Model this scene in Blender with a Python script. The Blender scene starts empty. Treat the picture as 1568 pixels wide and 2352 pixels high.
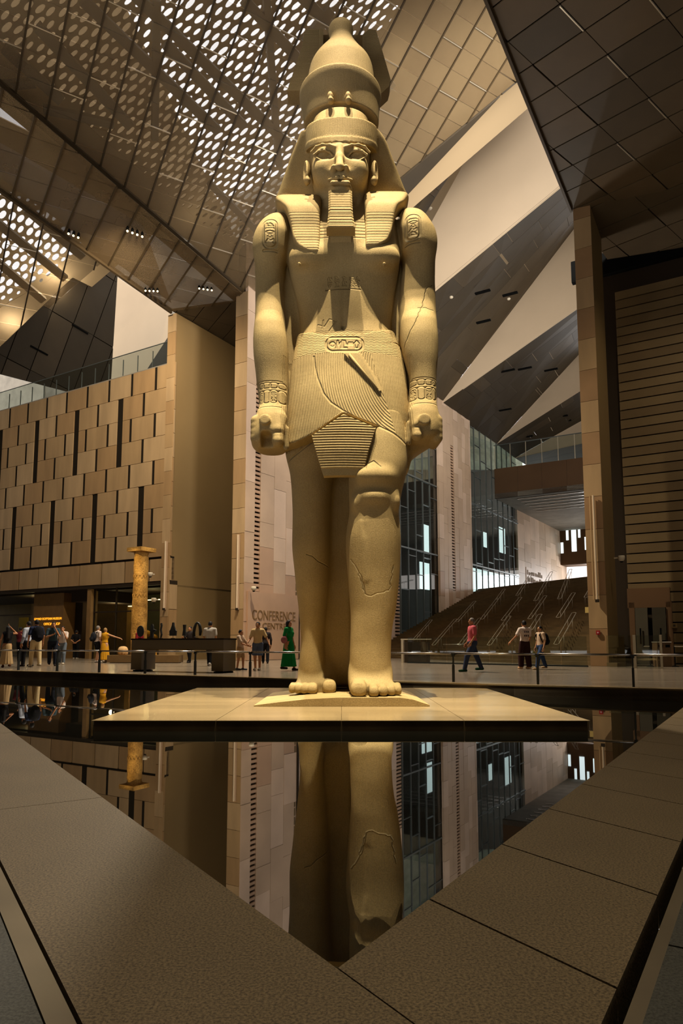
# Museum atrium: colossal standing stone king in a triangular reflecting pool.
import bpy, bmesh, math, random
import numpy as np
from mathutils import Vector, Matrix

SC = bpy.context.scene
COL = SC.collection
random.seed(7)
RNG = np.random.default_rng(7)

# ------------------------------------------------------------------ camera
F = 1568.0            # focal length in pixels of the 1568 x 2352 frame
TP = 0.107            # tan of the upward pitch
YH = 1478.0           # horizon row
ZC = 0.92             # eye height over the plaza floor
PITCH = math.atan(TP)
Y0 = YH - F * TP
CP, SP = math.cos(PITCH), math.sin(PITCH)
CAM = np.array([0.0, 0.0, ZC])

cam_d = bpy.data.cameras.new('camera')
cam_d.sensor_fit = 'HORIZONTAL'
cam_d.sensor_width = 36.0
cam_d.lens = 36.0 * F / 1568.0
cam_d.shift_y = (Y0 - 1176.0) / 1568.0
cam_d.clip_start = 0.05
cam_d.clip_end = 600
cam = bpy.data.objects.new('camera', cam_d)
cam.location = CAM
cam.rotation_euler = (math.pi / 2 + PITCH, 0, 0)
COL.objects.link(cam)
SC.camera = cam

# ------------------------------------------------------------------ world, lamps, exposure
W = bpy.data.worlds.new('sky')
SC.world = W
W.use_nodes = True
bg = W.node_tree.nodes['Background']
bg.inputs[0].default_value = (1.0, 0.97, 0.96, 1)
bg.inputs[1].default_value = 2.6


def G_(a, b, z):
    c, q = math.cos(math.radians(30.5)), math.sin(math.radians(30.5))
    return (-5.25 + a * c + b * q, 36.58 - a * q + b * c, z)


def lamp(name, kind, loc, target, power, color, size=0.3, angle=40, blend=0.5, size_y=None):
    d = bpy.data.lights.new(name, kind)
    d.energy = power
    d.color = color
    if kind == 'SPOT':
        d.spot_size = math.radians(angle)
        d.spot_blend = blend
        d.shadow_soft_size = size
    elif kind == 'AREA':
        d.shape = 'RECTANGLE'
        d.size = size
        d.size_y = size_y or size
    else:
        d.shadow_soft_size = size
    o = bpy.data.objects.new(name, d)
    o.location = loc
    if target is not None:
        o.rotation_euler = (Vector(target) - Vector(loc)).to_track_quat('-Z', 'Y').to_euler()
    COL.objects.link(o)
    return o


WARM = (1.0, 0.865, 0.60)
# the spots under the roof that light the statue
lamp('statue_spot', 'SPOT', (-1.5, 7.2, 27.0), (-0.1, 12.0, 1.2), 50000, WARM, 0.12, 24, 1.0)
lamp('statue_spot', 'SPOT', (1.9, 7.2, 27.0), (0.1, 12.0, 1.2), 50000, WARM, 0.12, 24, 1.0)
# added fill lamp that brightens the near kerb in place of roof daylight
rd_ = lamp('kerb_fill', 'AREA', (0.5, 0.5, 25), (0.5, 0.8, 0), 170, (1.0, 0.88, 0.68), 5, size_y=3)
rd_.data.spread = math.radians(56)
# wall washers under the left prism, then added fill lamps for plaza, pale faces, soffits, doors and terrace
lamp('wall_washer', 'SPOT', (-9.0, 28.5, 19.6), (-15, 42, 8), 8000, (1.0, 0.84, 0.62), 0.3, 120, 0.9)
lamp('plaza_fill', 'SPOT', (-3.0, 29, 19.6), (-1, 24, 0), 24000, (1.0, 0.86, 0.66), 0.3, 125, 0.9)  # added fill to brighten the floor and the people
rs_ = lamp('pale_face_fill', 'AREA', (11.5, 22, 24.5), (3, 48, 20), 2300, (1.0, 0.94, 0.88), 5, size_y=4)  # added fill for the pale faces, hidden above the prism
rs_.data.spread = math.radians(105)
lamp('soffit_fill', 'SPOT', (13, 46, 9.0), (10.5, 46, 25), 5000, (1.0, 0.95, 0.88), 0.25, 150, 1.0)  # added fill shining up at the dark soffits
lamp('soffit_fill', 'SPOT', (7, 36, 2.5), (8, 40, 25), 3000, (1.0, 0.93, 0.84), 0.6, 150, 1.0)  # second added fill for the soffits, nearer the hall
lamp('door_fill', 'SPOT', (13.5, 20, 18.3), (15.5, 33, 4), 1500, (1.0, 0.84, 0.6), 0.25, 80, 0.9)  # added fill for the column side and the louvred wall
lamp('terrace_fill', 'AREA', G_(-13, 5, 18.0), G_(-13, 13, 28), 220, (1.0, 0.86, 0.66), 8, size_y=2)  # added fill behind the parapet for the planks above

vs = SC.view_settings
vs.view_transform = 'Standard'
vs.look = 'None'
vs.exposure = 0.0
vs.gamma = 1.0
vs.use_curve_mapping = False
SC.cycles.max_bounces = 8
SC.cycles.diffuse_bounces = 4
SC.cycles.glossy_bounces = 4
SC.cycles.transparent_max_bounces = 10
SC.cycles.sample_clamp_indirect = 4.0
SC.cycles.caustics_reflective = False
SC.cycles.caustics_refractive = False
SC.cycles.use_denoising = True

# ------------------------------------------------------------------ geometry of the place


def ray(px, py):
    u, v = (px - 784.0) / F, (Y0 - py) / F
    return np.array([u, CP - v * SP, SP + v * CP])


def on_y(px, py, y):
    r = ray(px, py)
    return CAM + r * (y / r[1])


def on_z(px, py, z):
    r = ray(px, py)
    return CAM + r * ((z - ZC) / r[2])


def on_plane(px, py, p0, n):
    r = ray(px, py)
    return CAM + r * (np.dot(np.asarray(p0) - CAM, n) / np.dot(r, n))


def unit(v):
    v = np.asarray(v, float)
    return v / np.linalg.norm(v)


PSI = math.radians(30.5)                     # the building's grid, turned against the view
GA = np.array([math.cos(PSI), -math.sin(PSI), 0.0])
GB = np.array([math.sin(PSI), math.cos(PSI), 0.0])
GO = np.array([-5.25, 36.58, 0.0])           # corner of the big middle pier
ZV = np.array([0, 0, 1.0])


def G(a, b, z=0.0):
    return GO + GA * a + GB * b + ZV * z


def on_beta(px, py, beta):
    return on_plane(px, py, G(0, beta), GB)


def on_alpha(px, py, al):
    return on_plane(px, py, G(al, 0), GA)


# ------------------------------------------------------------------ object helpers
def tag(o, label=None, cat=None, group=None, kind=None):
    if label:
        o['label'] = label
    if cat:
        o['category'] = cat
    if group:
        o['group'] = group
    if kind:
        o['kind'] = kind
    return o


def link(o, parent=None):
    COL.objects.link(o)
    if parent is not None:
        o.parent = parent
        o.matrix_parent_inverse = parent.matrix_basis.inverted()
    return o


def empty(name, loc=(0, 0, 0), parent=None, **kw):
    o = bpy.data.objects.new(name, None)
    o.empty_display_size = 0.2
    o.matrix_basis = Matrix.Translation(Vector(loc))
    link(o, parent)
    return tag(o, **kw)


def mesh_data(name, verts, faces, mat=None, smooth=False):
    me = bpy.data.meshes.new(name)
    me.from_pydata([tuple(map(float, v)) for v in verts], [], [tuple(map(int, f)) for f in faces])
    if smooth:
        me.polygons.foreach_set('use_smooth', [True] * len(me.polygons))
    if mat:
        me.materials.append(mat)
    me.update()
    return me


def np_mesh(name, pts, quads, mat=None, smooth=True):
    """fast mesh from numpy arrays of points and quads"""
    me = bpy.data.meshes.new(name)
    n, q = len(pts), len(quads)
    me.vertices.add(n)
    me.vertices.foreach_set('co', np.asarray(pts, np.float32).ravel())
    me.loops.add(q * 4)
    me.loops.foreach_set('vertex_index', np.asarray(quads, np.int32).ravel())
    me.polygons.add(q)
    me.polygons.foreach_set('loop_start', np.arange(0, q * 4, 4, dtype=np.int32))
    me.polygons.foreach_set('use_smooth', np.full(q, smooth))
    if mat:
        me.materials.append(mat)
    me.update(calc_edges=True)
    me.validate()
    return me


def ob(name, me, parent=None, **kw):
    o = bpy.data.objects.new(name, me)
    link(o, parent)
    return tag(o, **kw)


class MB:
    """collects simple solids and links them as one mesh object"""

    def __init__(self):
        self.v, self.f = [], []

    def add(self, verts, faces):
        k = len(self.v)
        self.v += [tuple(map(float, v)) for v in verts]
        self.f += [tuple(i + k for i in f) for f in faces]
        return self

    def prism(self, poly, ext):
        """closed solid: polygon (3D points) extruded by the vector ext"""
        n = len(poly)
        p = [np.asarray(q, float) for q in poly]
        e = np.asarray(ext, float)
        nrm = sum(np.cross(p[i], p[(i + 1) % n]) for i in range(n))
        if np.dot(nrm, e) > 0:
            p = p[::-1]
        vs = p + [q + e for q in p]
        fs = [tuple(range(n)), tuple(range(2 * n - 1, n - 1, -1))]
        fs += [(i, i + n, (i + 1) % n + n, (i + 1) % n) for i in range(n)]
        return self.add(vs, fs)

    def box(self, c, ax, ay, az):
        """box centred at c with half-axis vectors"""
        c, ax, ay, az = (np.asarray(q, float) for q in (c, ax, ay, az))
        return self.prism([c - ax - ay - az, c + ax - ay - az, c + ax + ay - az, c - ax + ay - az], 2 * az)

    def bar(self, p, q, w, h=None, up=(0, 0, 1)):
        """square bar from p to q, full width w and height h"""
        p, q = np.asarray(p, float), np.asarray(q, float)
        d = unit(q - p)
        s = np.cross(d, np.asarray(up, float))
        if np.linalg.norm(s) < 1e-4:
            s = np.cross(d, (1, 0, 0))
        s = unit(s)
        t = np.cross(s, d)
        h = h or w
        return self.box((p + q) / 2, s * w / 2, t * h / 2, (q - p) / 2)

    def tube(self, pts, r, n=8, cap=True):
        pts = [np.asarray(p, float) for p in pts]
        rr = r if hasattr(r, '__len__') else [r] * len(pts)
        k = len(self.v)
        ref = None
        for i, p in enumerate(pts):
            d = unit(pts[min(i + 1, len(pts) - 1)] - pts[max(i - 1, 0)])
            if ref is None:
                ref = np.array([0, 0, 1.0]) if abs(d[2]) < 0.9 else np.array([1.0, 0, 0])
            s = unit(np.cross(d, ref))
            t = np.cross(s, d)
            ref = t
            for j in range(n):
                a = 2 * math.pi * j / n
                self.v.append(tuple(p + rr[i] * (s * math.cos(a) + t * math.sin(a))))
        for i in range(len(pts) - 1):
            for j in range(n):
                a, b = k + i * n + j, k + i * n + (j + 1) % n
                self.f.append((a, a + n, b + n, b))
        if cap:
            self.f.append(tuple(k + j for j in range(n)))
            self.f.append(tuple(k + (len(pts) - 1) * n + n - 1 - j for j in range(n)))
        return self

    def lathe(self, c, prof, n=24):
        """solid of revolution about the vertical through c; prof = [(r, z)]"""
        c = np.asarray(c, float)
        k = len(self.v)
        for r, z in prof:
            for j in range(n):
                a = 2 * math.pi * j / n
                self.v.append((c[0] + max(r, 1e-3) * math.cos(a), c[1] + max(r, 1e-3) * math.sin(a), c[2] + z))
        for i in range(len(prof) - 1):
            for j in range(n):
                a, b = k + i * n + j, k + i * n + (j + 1) % n
                self.f.append((a, b, b + n, a + n))
        self.f.append(tuple(k + n - 1 - j for j in range(n)))
        self.f.append(tuple(k + (len(prof) - 1) * n + j for j in range(n)))
        return self

    def data(self, name, mat, smooth=False):
        return mesh_data(name, self.v, self.f, mat, smooth)

    def build(self, name, mat, parent=None, smooth=False, **kw):
        return ob(name, self.data(name, mat, smooth), parent, **kw)


# ------------------------------------------------------------------ materials
def srgb(r, g, b):
    f = lambda c: ((c / 255 + 0.055) / 1.055) ** 2.4 if c > 10 else c / 255 / 12.92
    return (f(r), f(g), f(b), 1)


def mat(name, col, rough=0.6, spec=0.4, metal=0.0, var=0.0, scale=3.0, stretch=(1, 1, 1), bump=0.0,
        bscale=40.0, col2=None, fine=0.0, fscale=90.0, trans=0.0, emit=None, estr=0.0, coord='Object', ior=1.45):
    """procedural surface: base colour with two noises, optional bump, perforation and glow"""
    m = bpy.data.materials.new(name)
    m.use_nodes = True
    nt = m.node_tree
    nd, lk = nt.nodes, nt.links
    b = nd['Principled BSDF']
    c = srgb(*col)
    b.inputs['Base Color'].default_value = c
    b.inputs['Roughness'].default_value = rough
    b.inputs['Specular IOR Level'].default_value = spec
    b.inputs['Metallic'].default_value = metal
    b.inputs['IOR'].default_value = ior
    tc = nd.new('ShaderNodeTexCoord')
    mp = nd.new('ShaderNodeMapping')
    mp.inputs['Scale'].default_value = stretch
    lk.new(tc.outputs[coord], mp.inputs['Vector'])
    cur = None
    if var or col2:
        n = nd.new('ShaderNodeTexNoise')
        n.inputs['Scale'].default_value = scale
        n.inputs['Detail'].default_value = 6
        lk.new(mp.outputs[0], n.inputs['Vector'])
        r = nd.new('ShaderNodeValToRGB')
        r.color_ramp.elements[0].position = 0.32
        r.color_ramp.elements[1].position = 0.68
        c2 = srgb(*col2) if col2 else tuple(x * (1 - var) for x in c[:3]) + (1,)
        r.color_ramp.elements[0].color = c2
        r.color_ramp.elements[1].color = c if col2 else tuple(min(1, x * (1 + var)) for x in c[:3]) + (1,)
        lk.new(n.outputs['Fac'], r.inputs[0])
        cur = r.outputs[0]
    if fine:
        n = nd.new('ShaderNodeTexNoise')
        n.inputs['Scale'].default_value = fscale
        n.inputs['Detail'].default_value = 4
        n.inputs['Roughness'].default_value = 0.7
        lk.new(mp.outputs[0], n.inputs['Vector'])
        r = nd.new('ShaderNodeValToRGB')
        r.color_ramp.elements[0].position = 0.36
        r.color_ramp.elements[1].position = 0.60
        r.color_ramp.elements[0].color = (1 - fine,) * 3 + (1,)
        r.color_ramp.elements[1].color = (1 + fine * 0.4,) * 3 + (1,)
        lk.new(n.outputs['Fac'], r.inputs[0])
        mx = nd.new('ShaderNodeMix')
        mx.data_type = 'RGBA'
        mx.blend_type = 'MULTIPLY'
        mx.inputs[0].default_value = 1
        if cur:
            lk.new(cur, mx.inputs[6])
        else:
            mx.inputs[6].default_value = c
        lk.new(r.outputs[0], mx.inputs[7])
        cur = mx.outputs[2]
    if cur:
        lk.new(cur, b.inputs['Base Color'])
    if bump:
        n = nd.new('ShaderNodeTexNoise')
        n.inputs['Scale'].default_value = bscale
        n.inputs['Detail'].default_value = 5
        lk.new(mp.outputs[0], n.inputs['Vector'])
        bp = nd.new('ShaderNodeBump')
        bp.inputs['Strength'].default_value = bump
        bp.inputs['Distance'].default_value = 0.02
        lk.new(n.outputs['Fac'], bp.inputs['Height'])
        lk.new(bp.outputs[0], b.inputs['Normal'])
    if emit:
        b.inputs['Emission Color'].default_value = srgb(*emit)
        b.inputs['Emission Strength'].default_value = estr
    if trans:
        out = nd['Material Output']
        t = nd.new('ShaderNodeBsdfTransparent')
        mx = nd.new('ShaderNodeMixShader')
        mx.inputs[0].default_value = trans
        lk.new(b.outputs[0], mx.inputs[1])
        lk.new(t.outputs[0], mx.inputs[2])
        lk.new(mx.outputs[0], out.inputs[0])
    return m


def glass_mat(name, tint=(200, 210, 205), clear=0.85, rough=0.02):
    """thin glass: mostly clear with a mirror film by the viewing angle"""
    m = bpy.data.materials.new(name)
    m.use_nodes = True
    nd, lk = m.node_tree.nodes, m.node_tree.links
    nd.remove(nd['Principled BSDF'])
    t = nd.new('ShaderNodeBsdfTransparent')
    t.inputs[0].default_value = tuple(x * clear for x in srgb(*tint)[:3]) + (1,)
    g = nd.new('ShaderNodeBsdfGlossy')
    g.inputs['Roughness'].default_value = rough
    fr = nd.new('ShaderNodeFresnel')
    geo = nd.new('ShaderNodeNewGeometry')
    mr = nd.new('ShaderNodeMapRange')
    mr.inputs[3].default_value = 1.5
    mr.inputs[4].default_value = 1 / 1.5
    lk.new(geo.outputs['Backfacing'], mr.inputs[0])
    lk.new(mr.outputs[0], fr.inputs[0])
    mx = nd.new('ShaderNodeMixShader')
    lk.new(fr.outputs[0], mx.inputs[0])
    lk.new(t.outputs[0], mx.inputs[1])
    lk.new(g.outputs[0], mx.inputs[2])
    lk.new(mx.outputs[0], nd['Material Output'].inputs[0])
    return m


M = {}
M['granite'] = mat('granite_kerb', (116, 98, 68), 0.6, 0.3, var=0.08, scale=1.5, fine=0.66, fscale=115, bump=0.1, bscale=120)
M['granite_dark'] = mat('granite_floor', (74, 72, 62), 0.55, 0.3, var=0.15, scale=2.0, fine=0.6, fscale=115, bump=0.1)
M['floor'] = mat('polished_floor', (126, 114, 98), 0.2, 0.5, var=0.25, scale=0.9, stretch=(0.25, 2.2, 1))
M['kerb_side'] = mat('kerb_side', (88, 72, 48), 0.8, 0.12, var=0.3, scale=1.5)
M['platform'] = mat('platform_stone', (150, 130, 96), 0.2, 0.45, var=0.18, scale=0.8, stretch=(0.3, 1.6, 1), fine=0.12)
M['steel'] = mat('brushed_steel', (190, 182, 170), 0.25, 0.5, metal=1.0)
M['strip'] = mat('metal_strip', (125, 112, 88), 0.4, 0.5, metal=0.5, var=0.1)
M['hrail'] = mat('dull_steel', (150, 138, 116), 0.5, 0.4, metal=0.5)
M['post'] = mat('dark_post', (30, 34, 32), 0.4, 0.4)
M['stone_tan'] = mat('tan_stone_panel', (160, 131, 92), 0.6, 0.3, var=0.12, scale=0.6, stretch=(3, 3, 0.5), fine=0.08)
M['stone_pink'] = mat('pink_stone_panel', (186, 158, 130), 0.5, 0.35, var=0.10, scale=0.5, fine=0.06)
M['stone_pink2'] = mat('pale_stone_panel', (204, 176, 150), 0.5, 0.35, var=0.10, scale=0.5, fine=0.06)
M['render_tan'] = mat('smooth_tan_wall', (134, 110, 72), 0.7, 0.2, var=0.05, scale=0.3)
M['enclosure'] = mat('hall_enclosure', (64, 50, 34), 0.8, 0.1)
M['dark'] = mat('dark_recess', (44, 34, 22), 0.8, 0.2)
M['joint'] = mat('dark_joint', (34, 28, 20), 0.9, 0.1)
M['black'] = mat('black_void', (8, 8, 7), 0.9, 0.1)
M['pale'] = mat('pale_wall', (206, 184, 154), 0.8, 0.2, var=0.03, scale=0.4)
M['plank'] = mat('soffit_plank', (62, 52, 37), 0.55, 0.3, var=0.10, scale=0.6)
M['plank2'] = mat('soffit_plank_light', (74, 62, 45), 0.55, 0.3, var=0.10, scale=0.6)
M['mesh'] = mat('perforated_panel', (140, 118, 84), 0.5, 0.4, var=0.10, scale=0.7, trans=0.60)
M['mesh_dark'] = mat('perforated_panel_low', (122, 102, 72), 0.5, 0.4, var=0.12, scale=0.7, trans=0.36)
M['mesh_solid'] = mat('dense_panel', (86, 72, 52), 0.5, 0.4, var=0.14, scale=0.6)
M['rail'] = mat('ceiling_rail', (70, 56, 36), 0.5, 0.4)
M['lip'] = mat('panel_lip', (206, 192, 166), 0.3, 0.5, metal=0.6)
M['truss'] = mat('roof_truss', (150, 138, 118), 0.6, 0.3)
M['roof'] = mat('upper_roof', (186, 162, 126), 0.8, 0.2)
M['concrete'] = mat('concrete', (140, 132, 118), 0.8, 0.2, var=0.15, scale=0.8)
M['brown'] = mat('brown_cladding', (92, 66, 40), 0.6, 0.3, var=0.08, scale=0.5)
M['step'] = mat('stair_stone', (92, 74, 46), 0.6, 0.3, var=0.2, scale=1.2)
M['louver'] = mat('louver', (112, 93, 62), 0.6, 0.25, var=0.1, scale=0.7)
M['glass'] = glass_mat('clear_glass', (238, 243, 240), 0.93)
M['glass_dark'] = mat('dark_glass', (18, 24, 24), 0.03, 0.7, ior=1.6)
M['mullion'] = mat('mullion', (92, 96, 92), 0.4, 0.4, metal=0.4)
M['daylight'] = mat('daylit_window', (200, 215, 215), 0.3, 0.3, emit=(226, 244, 246), estr=1.7)
M['shop_wall'] = mat('shop_wall', (120, 92, 40), 0.7, 0.2, var=0.1)
M['lampglow'] = mat('lamp_glow', (255, 230, 180), 0.4, 0.2, emit=(255, 226, 170), estr=4.0)
M['signglow'] = mat('sign_glow', (255, 190, 60), 0.4, 0.2, emit=(255, 170, 40), estr=1.1)
# ================================================================== the setting
def clip_half(poly, nx, ny, c):
    """keep the part of a convex 2D polygon where nx*x + ny*y <= c"""
    out = []
    for i in range(len(poly)):
        p, q = poly[i], poly[(i + 1) % len(poly)]
        dp, dq = nx * p[0] + ny * p[1] - c, nx * q[0] + ny * q[1] - c
        if dp <= 1e-9:
            out.append(p)
        if (dp < -1e-9 and dq > 1e-9) or (dp > 1e-9 and dq < -1e-9):
            t = dp / (dp - dq)
            out.append((p[0] + t * (q[0] - p[0]), p[1] + t * (q[1] - p[1])))
    return out


def half_planes(poly):
    a = sum(poly[i][0] * poly[(i + 1) % len(poly)][1] - poly[(i + 1) % len(poly)][0] * poly[i][1] for i in range(len(poly)))
    pts = poly if a > 0 else poly[::-1]
    hp = []
    for i in range(len(pts)):
        p, q = pts[i], pts[(i + 1) % len(pts)]
        n = unit((q[1] - p[1], -(q[0] - p[0])))
        hp.append((n[0], n[1], n[0] * p[0] + n[1] * p[1]))
    return hp


def clip_poly(poly, hp):
    for h in hp:
        if len(poly) < 3:
            return []
        poly = clip_half(poly, *h)
    return poly if len(poly) >= 3 else []


def area2(poly):
    return abs(sum(poly[i][0] * poly[(i + 1) % len(poly)][1] - poly[(i + 1) % len(poly)][0] * poly[i][1]
                   for i in range(len(poly)))) / 2


class Facet:
    """a plane with 2D coordinates (u, v) for laying panels"""

    def __init__(self, p0, n, udir):
        self.p0, self.n = np.asarray(p0, float), unit(n)
        u = np.asarray(udir, float)
        self.U = unit(u - self.n * np.dot(u, self.n))
        self.V = np.cross(self.n, self.U)

    def to2(self, P):
        d = np.asarray(P) - self.p0
        return (float(d @ self.U), float(d @ self.V))

    def to3(self, u, v, h=0.0):
        return self.p0 + self.U * u + self.V * v + self.n * h

    def px(self, x, y, h=0.0):
        return on_plane(x, y, self.p0 + self.n * h, self.n)

    def px2(self, x, y):
        return self.to2(self.px(x, y))


def lay_panels(fc, poly, W, L, parent, mats, name='ceiling_panel', gap=0.03, thick=0.04, period=3, shift=1,
               o=(0, 0), lip=True, limit=300, jitter=0.0, rails=True, railw=0.07):
    """panels W (along V) x L (along U) over a convex polygon of the facet; whole panels share one mesh"""
    hp = half_planes(poly)
    us, vs_ = [p[0] for p in poly], [p[1] for p in poly]
    i0, i1 = math.floor((min(us) - o[0]) / L) - 1, math.ceil((max(us) - o[0]) / L) + 1
    j0, j1 = math.floor((min(vs_) - o[1]) / W) - 1, math.ceil((max(vs_) - o[1]) / W) + 1
    cells, lips = [], []
    for j in range(j0, j1):
        for i in range(i0, i1):
            u0, v0 = o[0] + i * L, o[1] + j * W
            g0 = gap
            first = (i + shift * j) % period == 0
            ulo = u0 + (gap * 1.6 if first else gap / 2)
            q = [(ulo, v0 + gap), (u0 + L - gap / 2, v0 + gap), (u0 + L - gap / 2, v0 + W - gap), (ulo, v0 + W - gap)]
            c = clip_poly(q, hp)
            if not c or area2(c) < 0.02:
                continue
            whole = abs(area2(c) - area2(q)) < 1e-6
            P = fc.to3(u0 + L / 2, v0 + W / 2)
            cells.append((np.linalg.norm(P - CAM) / math.sqrt(area2(c)), whole, first, (u0, v0), c))
            if first and lip and whole:
                lips.append((u0, v0))
    cells.sort(key=lambda t: t[0])
    shared = {}
    rest = MB()
    for k, (_, whole, first, uv, c) in enumerate(cells):
        mt = mats[(k * 7 + int(uv[0] * 3)) % len(mats)]
        dz = jitter * math.sin(uv[0] * 12.9 + uv[1] * 7.3)
        if k >= limit:
            rest.prism([fc.to3(a, b, dz) for a, b in c], -fc.n * thick)
            continue
        if whole:
            key = (first, mt.name)
            if key not in shared:
                s = MB().prism([fc.U * (a - uv[0]) + fc.V * (b - uv[1]) for a, b in c], -fc.n * thick)
                shared[key] = s.data(name, mt)
            p = bpy.data.objects.new(name, shared[key])
            p.matrix_basis = Matrix.Translation(Vector(fc.to3(*uv, dz)))
            link(p, parent)
        else:
            MB().prism([fc.to3(a, b, dz) for a, b in c], -fc.n * thick).build(name, mt, parent)
    if rest.v:
        rest.build(name + 's_beyond', mats[0], parent, kind='stuff')
    lip_me = None
    for u0, v0 in lips:
        if lip_me is None:
            lip_me = MB().bar(fc.V * gap, fc.V * (W - gap), 0.035, 0.05, up=fc.n).data('panel_lip', M['lip'])
        p = bpy.data.objects.new('panel_lip', lip_me)
        p.matrix_basis = Matrix.Translation(Vector(fc.to3(u0 + gap, v0, 0.015)))
        link(p, parent)
    if rails:
        for j in range(j0, j1 + 1):
            v = o[1] + j * W
            seg = clip_poly([(min(us) - 1, v - 0.02), (max(us) + 1, v - 0.02), (max(us) + 1, v + 0.02), (min(us) - 1, v + 0.02)], hp)
            if seg:
                a, b = min(p[0] for p in seg), max(p[0] for p in seg)
                if b - a > 0.3:
                    MB().bar(fc.to3(a, v, 0.02), fc.to3(b, v, 0.02), railw, 0.06, up=fc.n).build('panel_rail', M['rail'], parent)


def xline(p, d, q, e):
    """intersection in plan of p + s d and q + t e"""
    m = np.array([[d[0], -e[0]], [d[1], -e[1]]])
    s, t = np.linalg.solve(m, np.array([q[0] - p[0], q[1] - p[1]]))
    return np.array([p[0] + s * d[0], p[1] + s * d[1], 0.0])


ZW = -0.23                                   # water level
FAR0, FAR1 = on_z(0, 1540.5, 0), on_z(1568, 1584.5, 0)
DF = unit(FAR1 - FAR0)                       # direction of the far rim
NF = np.array([-DF[1], DF[0], 0])            # away from the pool
LI0, LI1 = on_z(740, 2200, 0), on_z(0, 1660, 0)
RI0, RI1 = on_z(800, 2205, 0), on_z(1568, 1625, 0)
DL, DR = unit(LI1 - LI0), unit(RI1 - RI0)
NL, NR = np.array([-DL[1], DL[0], 0]), np.array([DR[1], -DR[0], 0])   # away from the pool
APEX = xline(LI0, DL, RI0, DR)
LO0 = on_z(190, 2352, 0)
RO0 = on_z(1380, 2352, 0)
WL, WR = float((LO0 - LI0) @ NL), float((RO0 - RI0) @ NR)             # widths of the two kerbs
LFAR, RFAR = xline(LI0, DL, FAR0, DF), xline(RI0, DR, FAR0, DF)
LOA = LI0 + NL * WL
ROA = RI0 + NR * WR
OAPEX = xline(LOA, DL, ROA, DR)
LOFAR, ROFAR = xline(LOA, DL, FAR0, DF), xline(ROA, DR, FAR0, DF)

floor = empty('floor', kind='structure')
MB().prism([LFAR - DF * 70, RFAR + DF * 60, RFAR + DF * 60 + NF * 110, LFAR - DF * 70 + NF * 110][::-1], (0, 0, -0.5)).build(
    'plaza_paving', M['floor'], floor)


def slab_run(parent, name, a, b, n_out, w, length, mt, z0=0.0, th=0.12, first=None, gap=0.006, cuta=None, cutb=None, jv=None):
    """slabs along a kerb from a to b (inner edge), width w; the ends may be mitred by giving outer points"""
    d = unit(b - a)
    jv = n_out * w if jv is None else jv
    tot = np.linalg.norm(b - a)
    cuts = [0.0]
    t = first if first else length
    while t < tot - 0.3:
        cuts.append(t)
        t += length
    cuts.append(tot)
    for i in range(len(cuts) - 1):
        s, e = cuts[i] + (gap if i else 0), cuts[i + 1] - gap
        p = [a + d * s, a + d * e, a + d * e + jv, a + d * s + jv]
        if i == 0 and cuta is not None:
            p[3] = cuta
        if i == len(cuts) - 2 and cutb is not None:
            p[2] = cutb
        MB().prism([q + ZV * z0 for q in p], (0, 0, -th)).build(name, mt, parent)


kerb = empty('trim_1', kind='structure')     # stone rim round the pool
JV = -DL * (WR / float(-DL @ NR))            # the right kerb's joints run on in the line of the left kerb
lj = APEX + DL * 2.6
MB().prism([APEX, lj, lj + NL * WL, OAPEX, APEX + JV], (0, 0, -.12)).build('kerb_slab', M['granite'], kerb)
slab_run(kerb, 'kerb_slab', lj + DL * .006, LFAR, NL, WL, 3.6, M['granite'])
slab_run(kerb, 'kerb_slab', APEX + DR * .006, RFAR, NR, WR, 0.80, M['granite'], first=0.62, jv=JV)
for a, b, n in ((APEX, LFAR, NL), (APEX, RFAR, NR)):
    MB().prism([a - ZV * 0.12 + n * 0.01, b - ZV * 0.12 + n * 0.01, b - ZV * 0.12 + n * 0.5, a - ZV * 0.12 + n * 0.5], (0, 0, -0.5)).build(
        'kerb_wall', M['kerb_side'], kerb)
slab_run(kerb, 'rim_slab', LFAR - DF * 12 - NF * 0.02, RFAR + DF * 12 - NF * 0.02, NF, 0.4, 3.3, M['platform'], z0=0.012, th=0.03)
slab_run(kerb, 'rim_facing', LFAR - DF * 12, RFAR + DF * 12, NF, 0.3, 2.4, M['kerb_side'], z0=-0.02, th=0.6, gap=0.004)
# metal strip and grooves outside the kerbs, darker granite floor beyond
gl = WL + 0.012
MB().prism([OAPEX + NL * .012 - DL * 1, LOFAR + NL * .012, LOFAR + NL * .075, OAPEX + NL * .075 - DL * 1], (0, 0, -0.1)).build('edge_strip', M['strip'], kerb)
MB().prism([OAPEX + NR * .045 - DR * 1, ROFAR + NR * .045, ROFAR + NR * .085, OAPEX + NR * .085 - DR * 1], (0, 0, -0.1)).build('edge_strip', M['strip'], kerb)
nearl = [OAPEX + NL * .08 - DL * 14, LOFAR + NL * .08, LOFAR - DF * 40, LOFAR - DF * 40 - DL * 40]
nearr = [OAPEX + NR * .085 - DR * 14, ROFAR + NR * .085, ROFAR + DF * 40, ROFAR + DF * 40 - DR * 40]
MB().prism(nearl, (0, 0, -0.3)).build('granite_paving', M['granite_dark'], floor)
slab_run(floor, 'granite_paver', OAPEX + NR * .085 - DR * 1.2, ROFAR + NR * .085, NR, 1.2, 0.86, M['granite_dark'], first=0.35)
MB().prism([p + NR * 1.2 - ZV * .001 for p in nearr], (0, 0, -0.3)).build('granite_paving', M['granite_dark'], floor)
MB().prism([p - ZV * .12 for p in (OAPEX - DR * 3, ROFAR, ROFAR + NR * .3, OAPEX + NR * .3 - DR * 3)], (0, 0, -.2)).build('groove', M['black'], floor)
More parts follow.
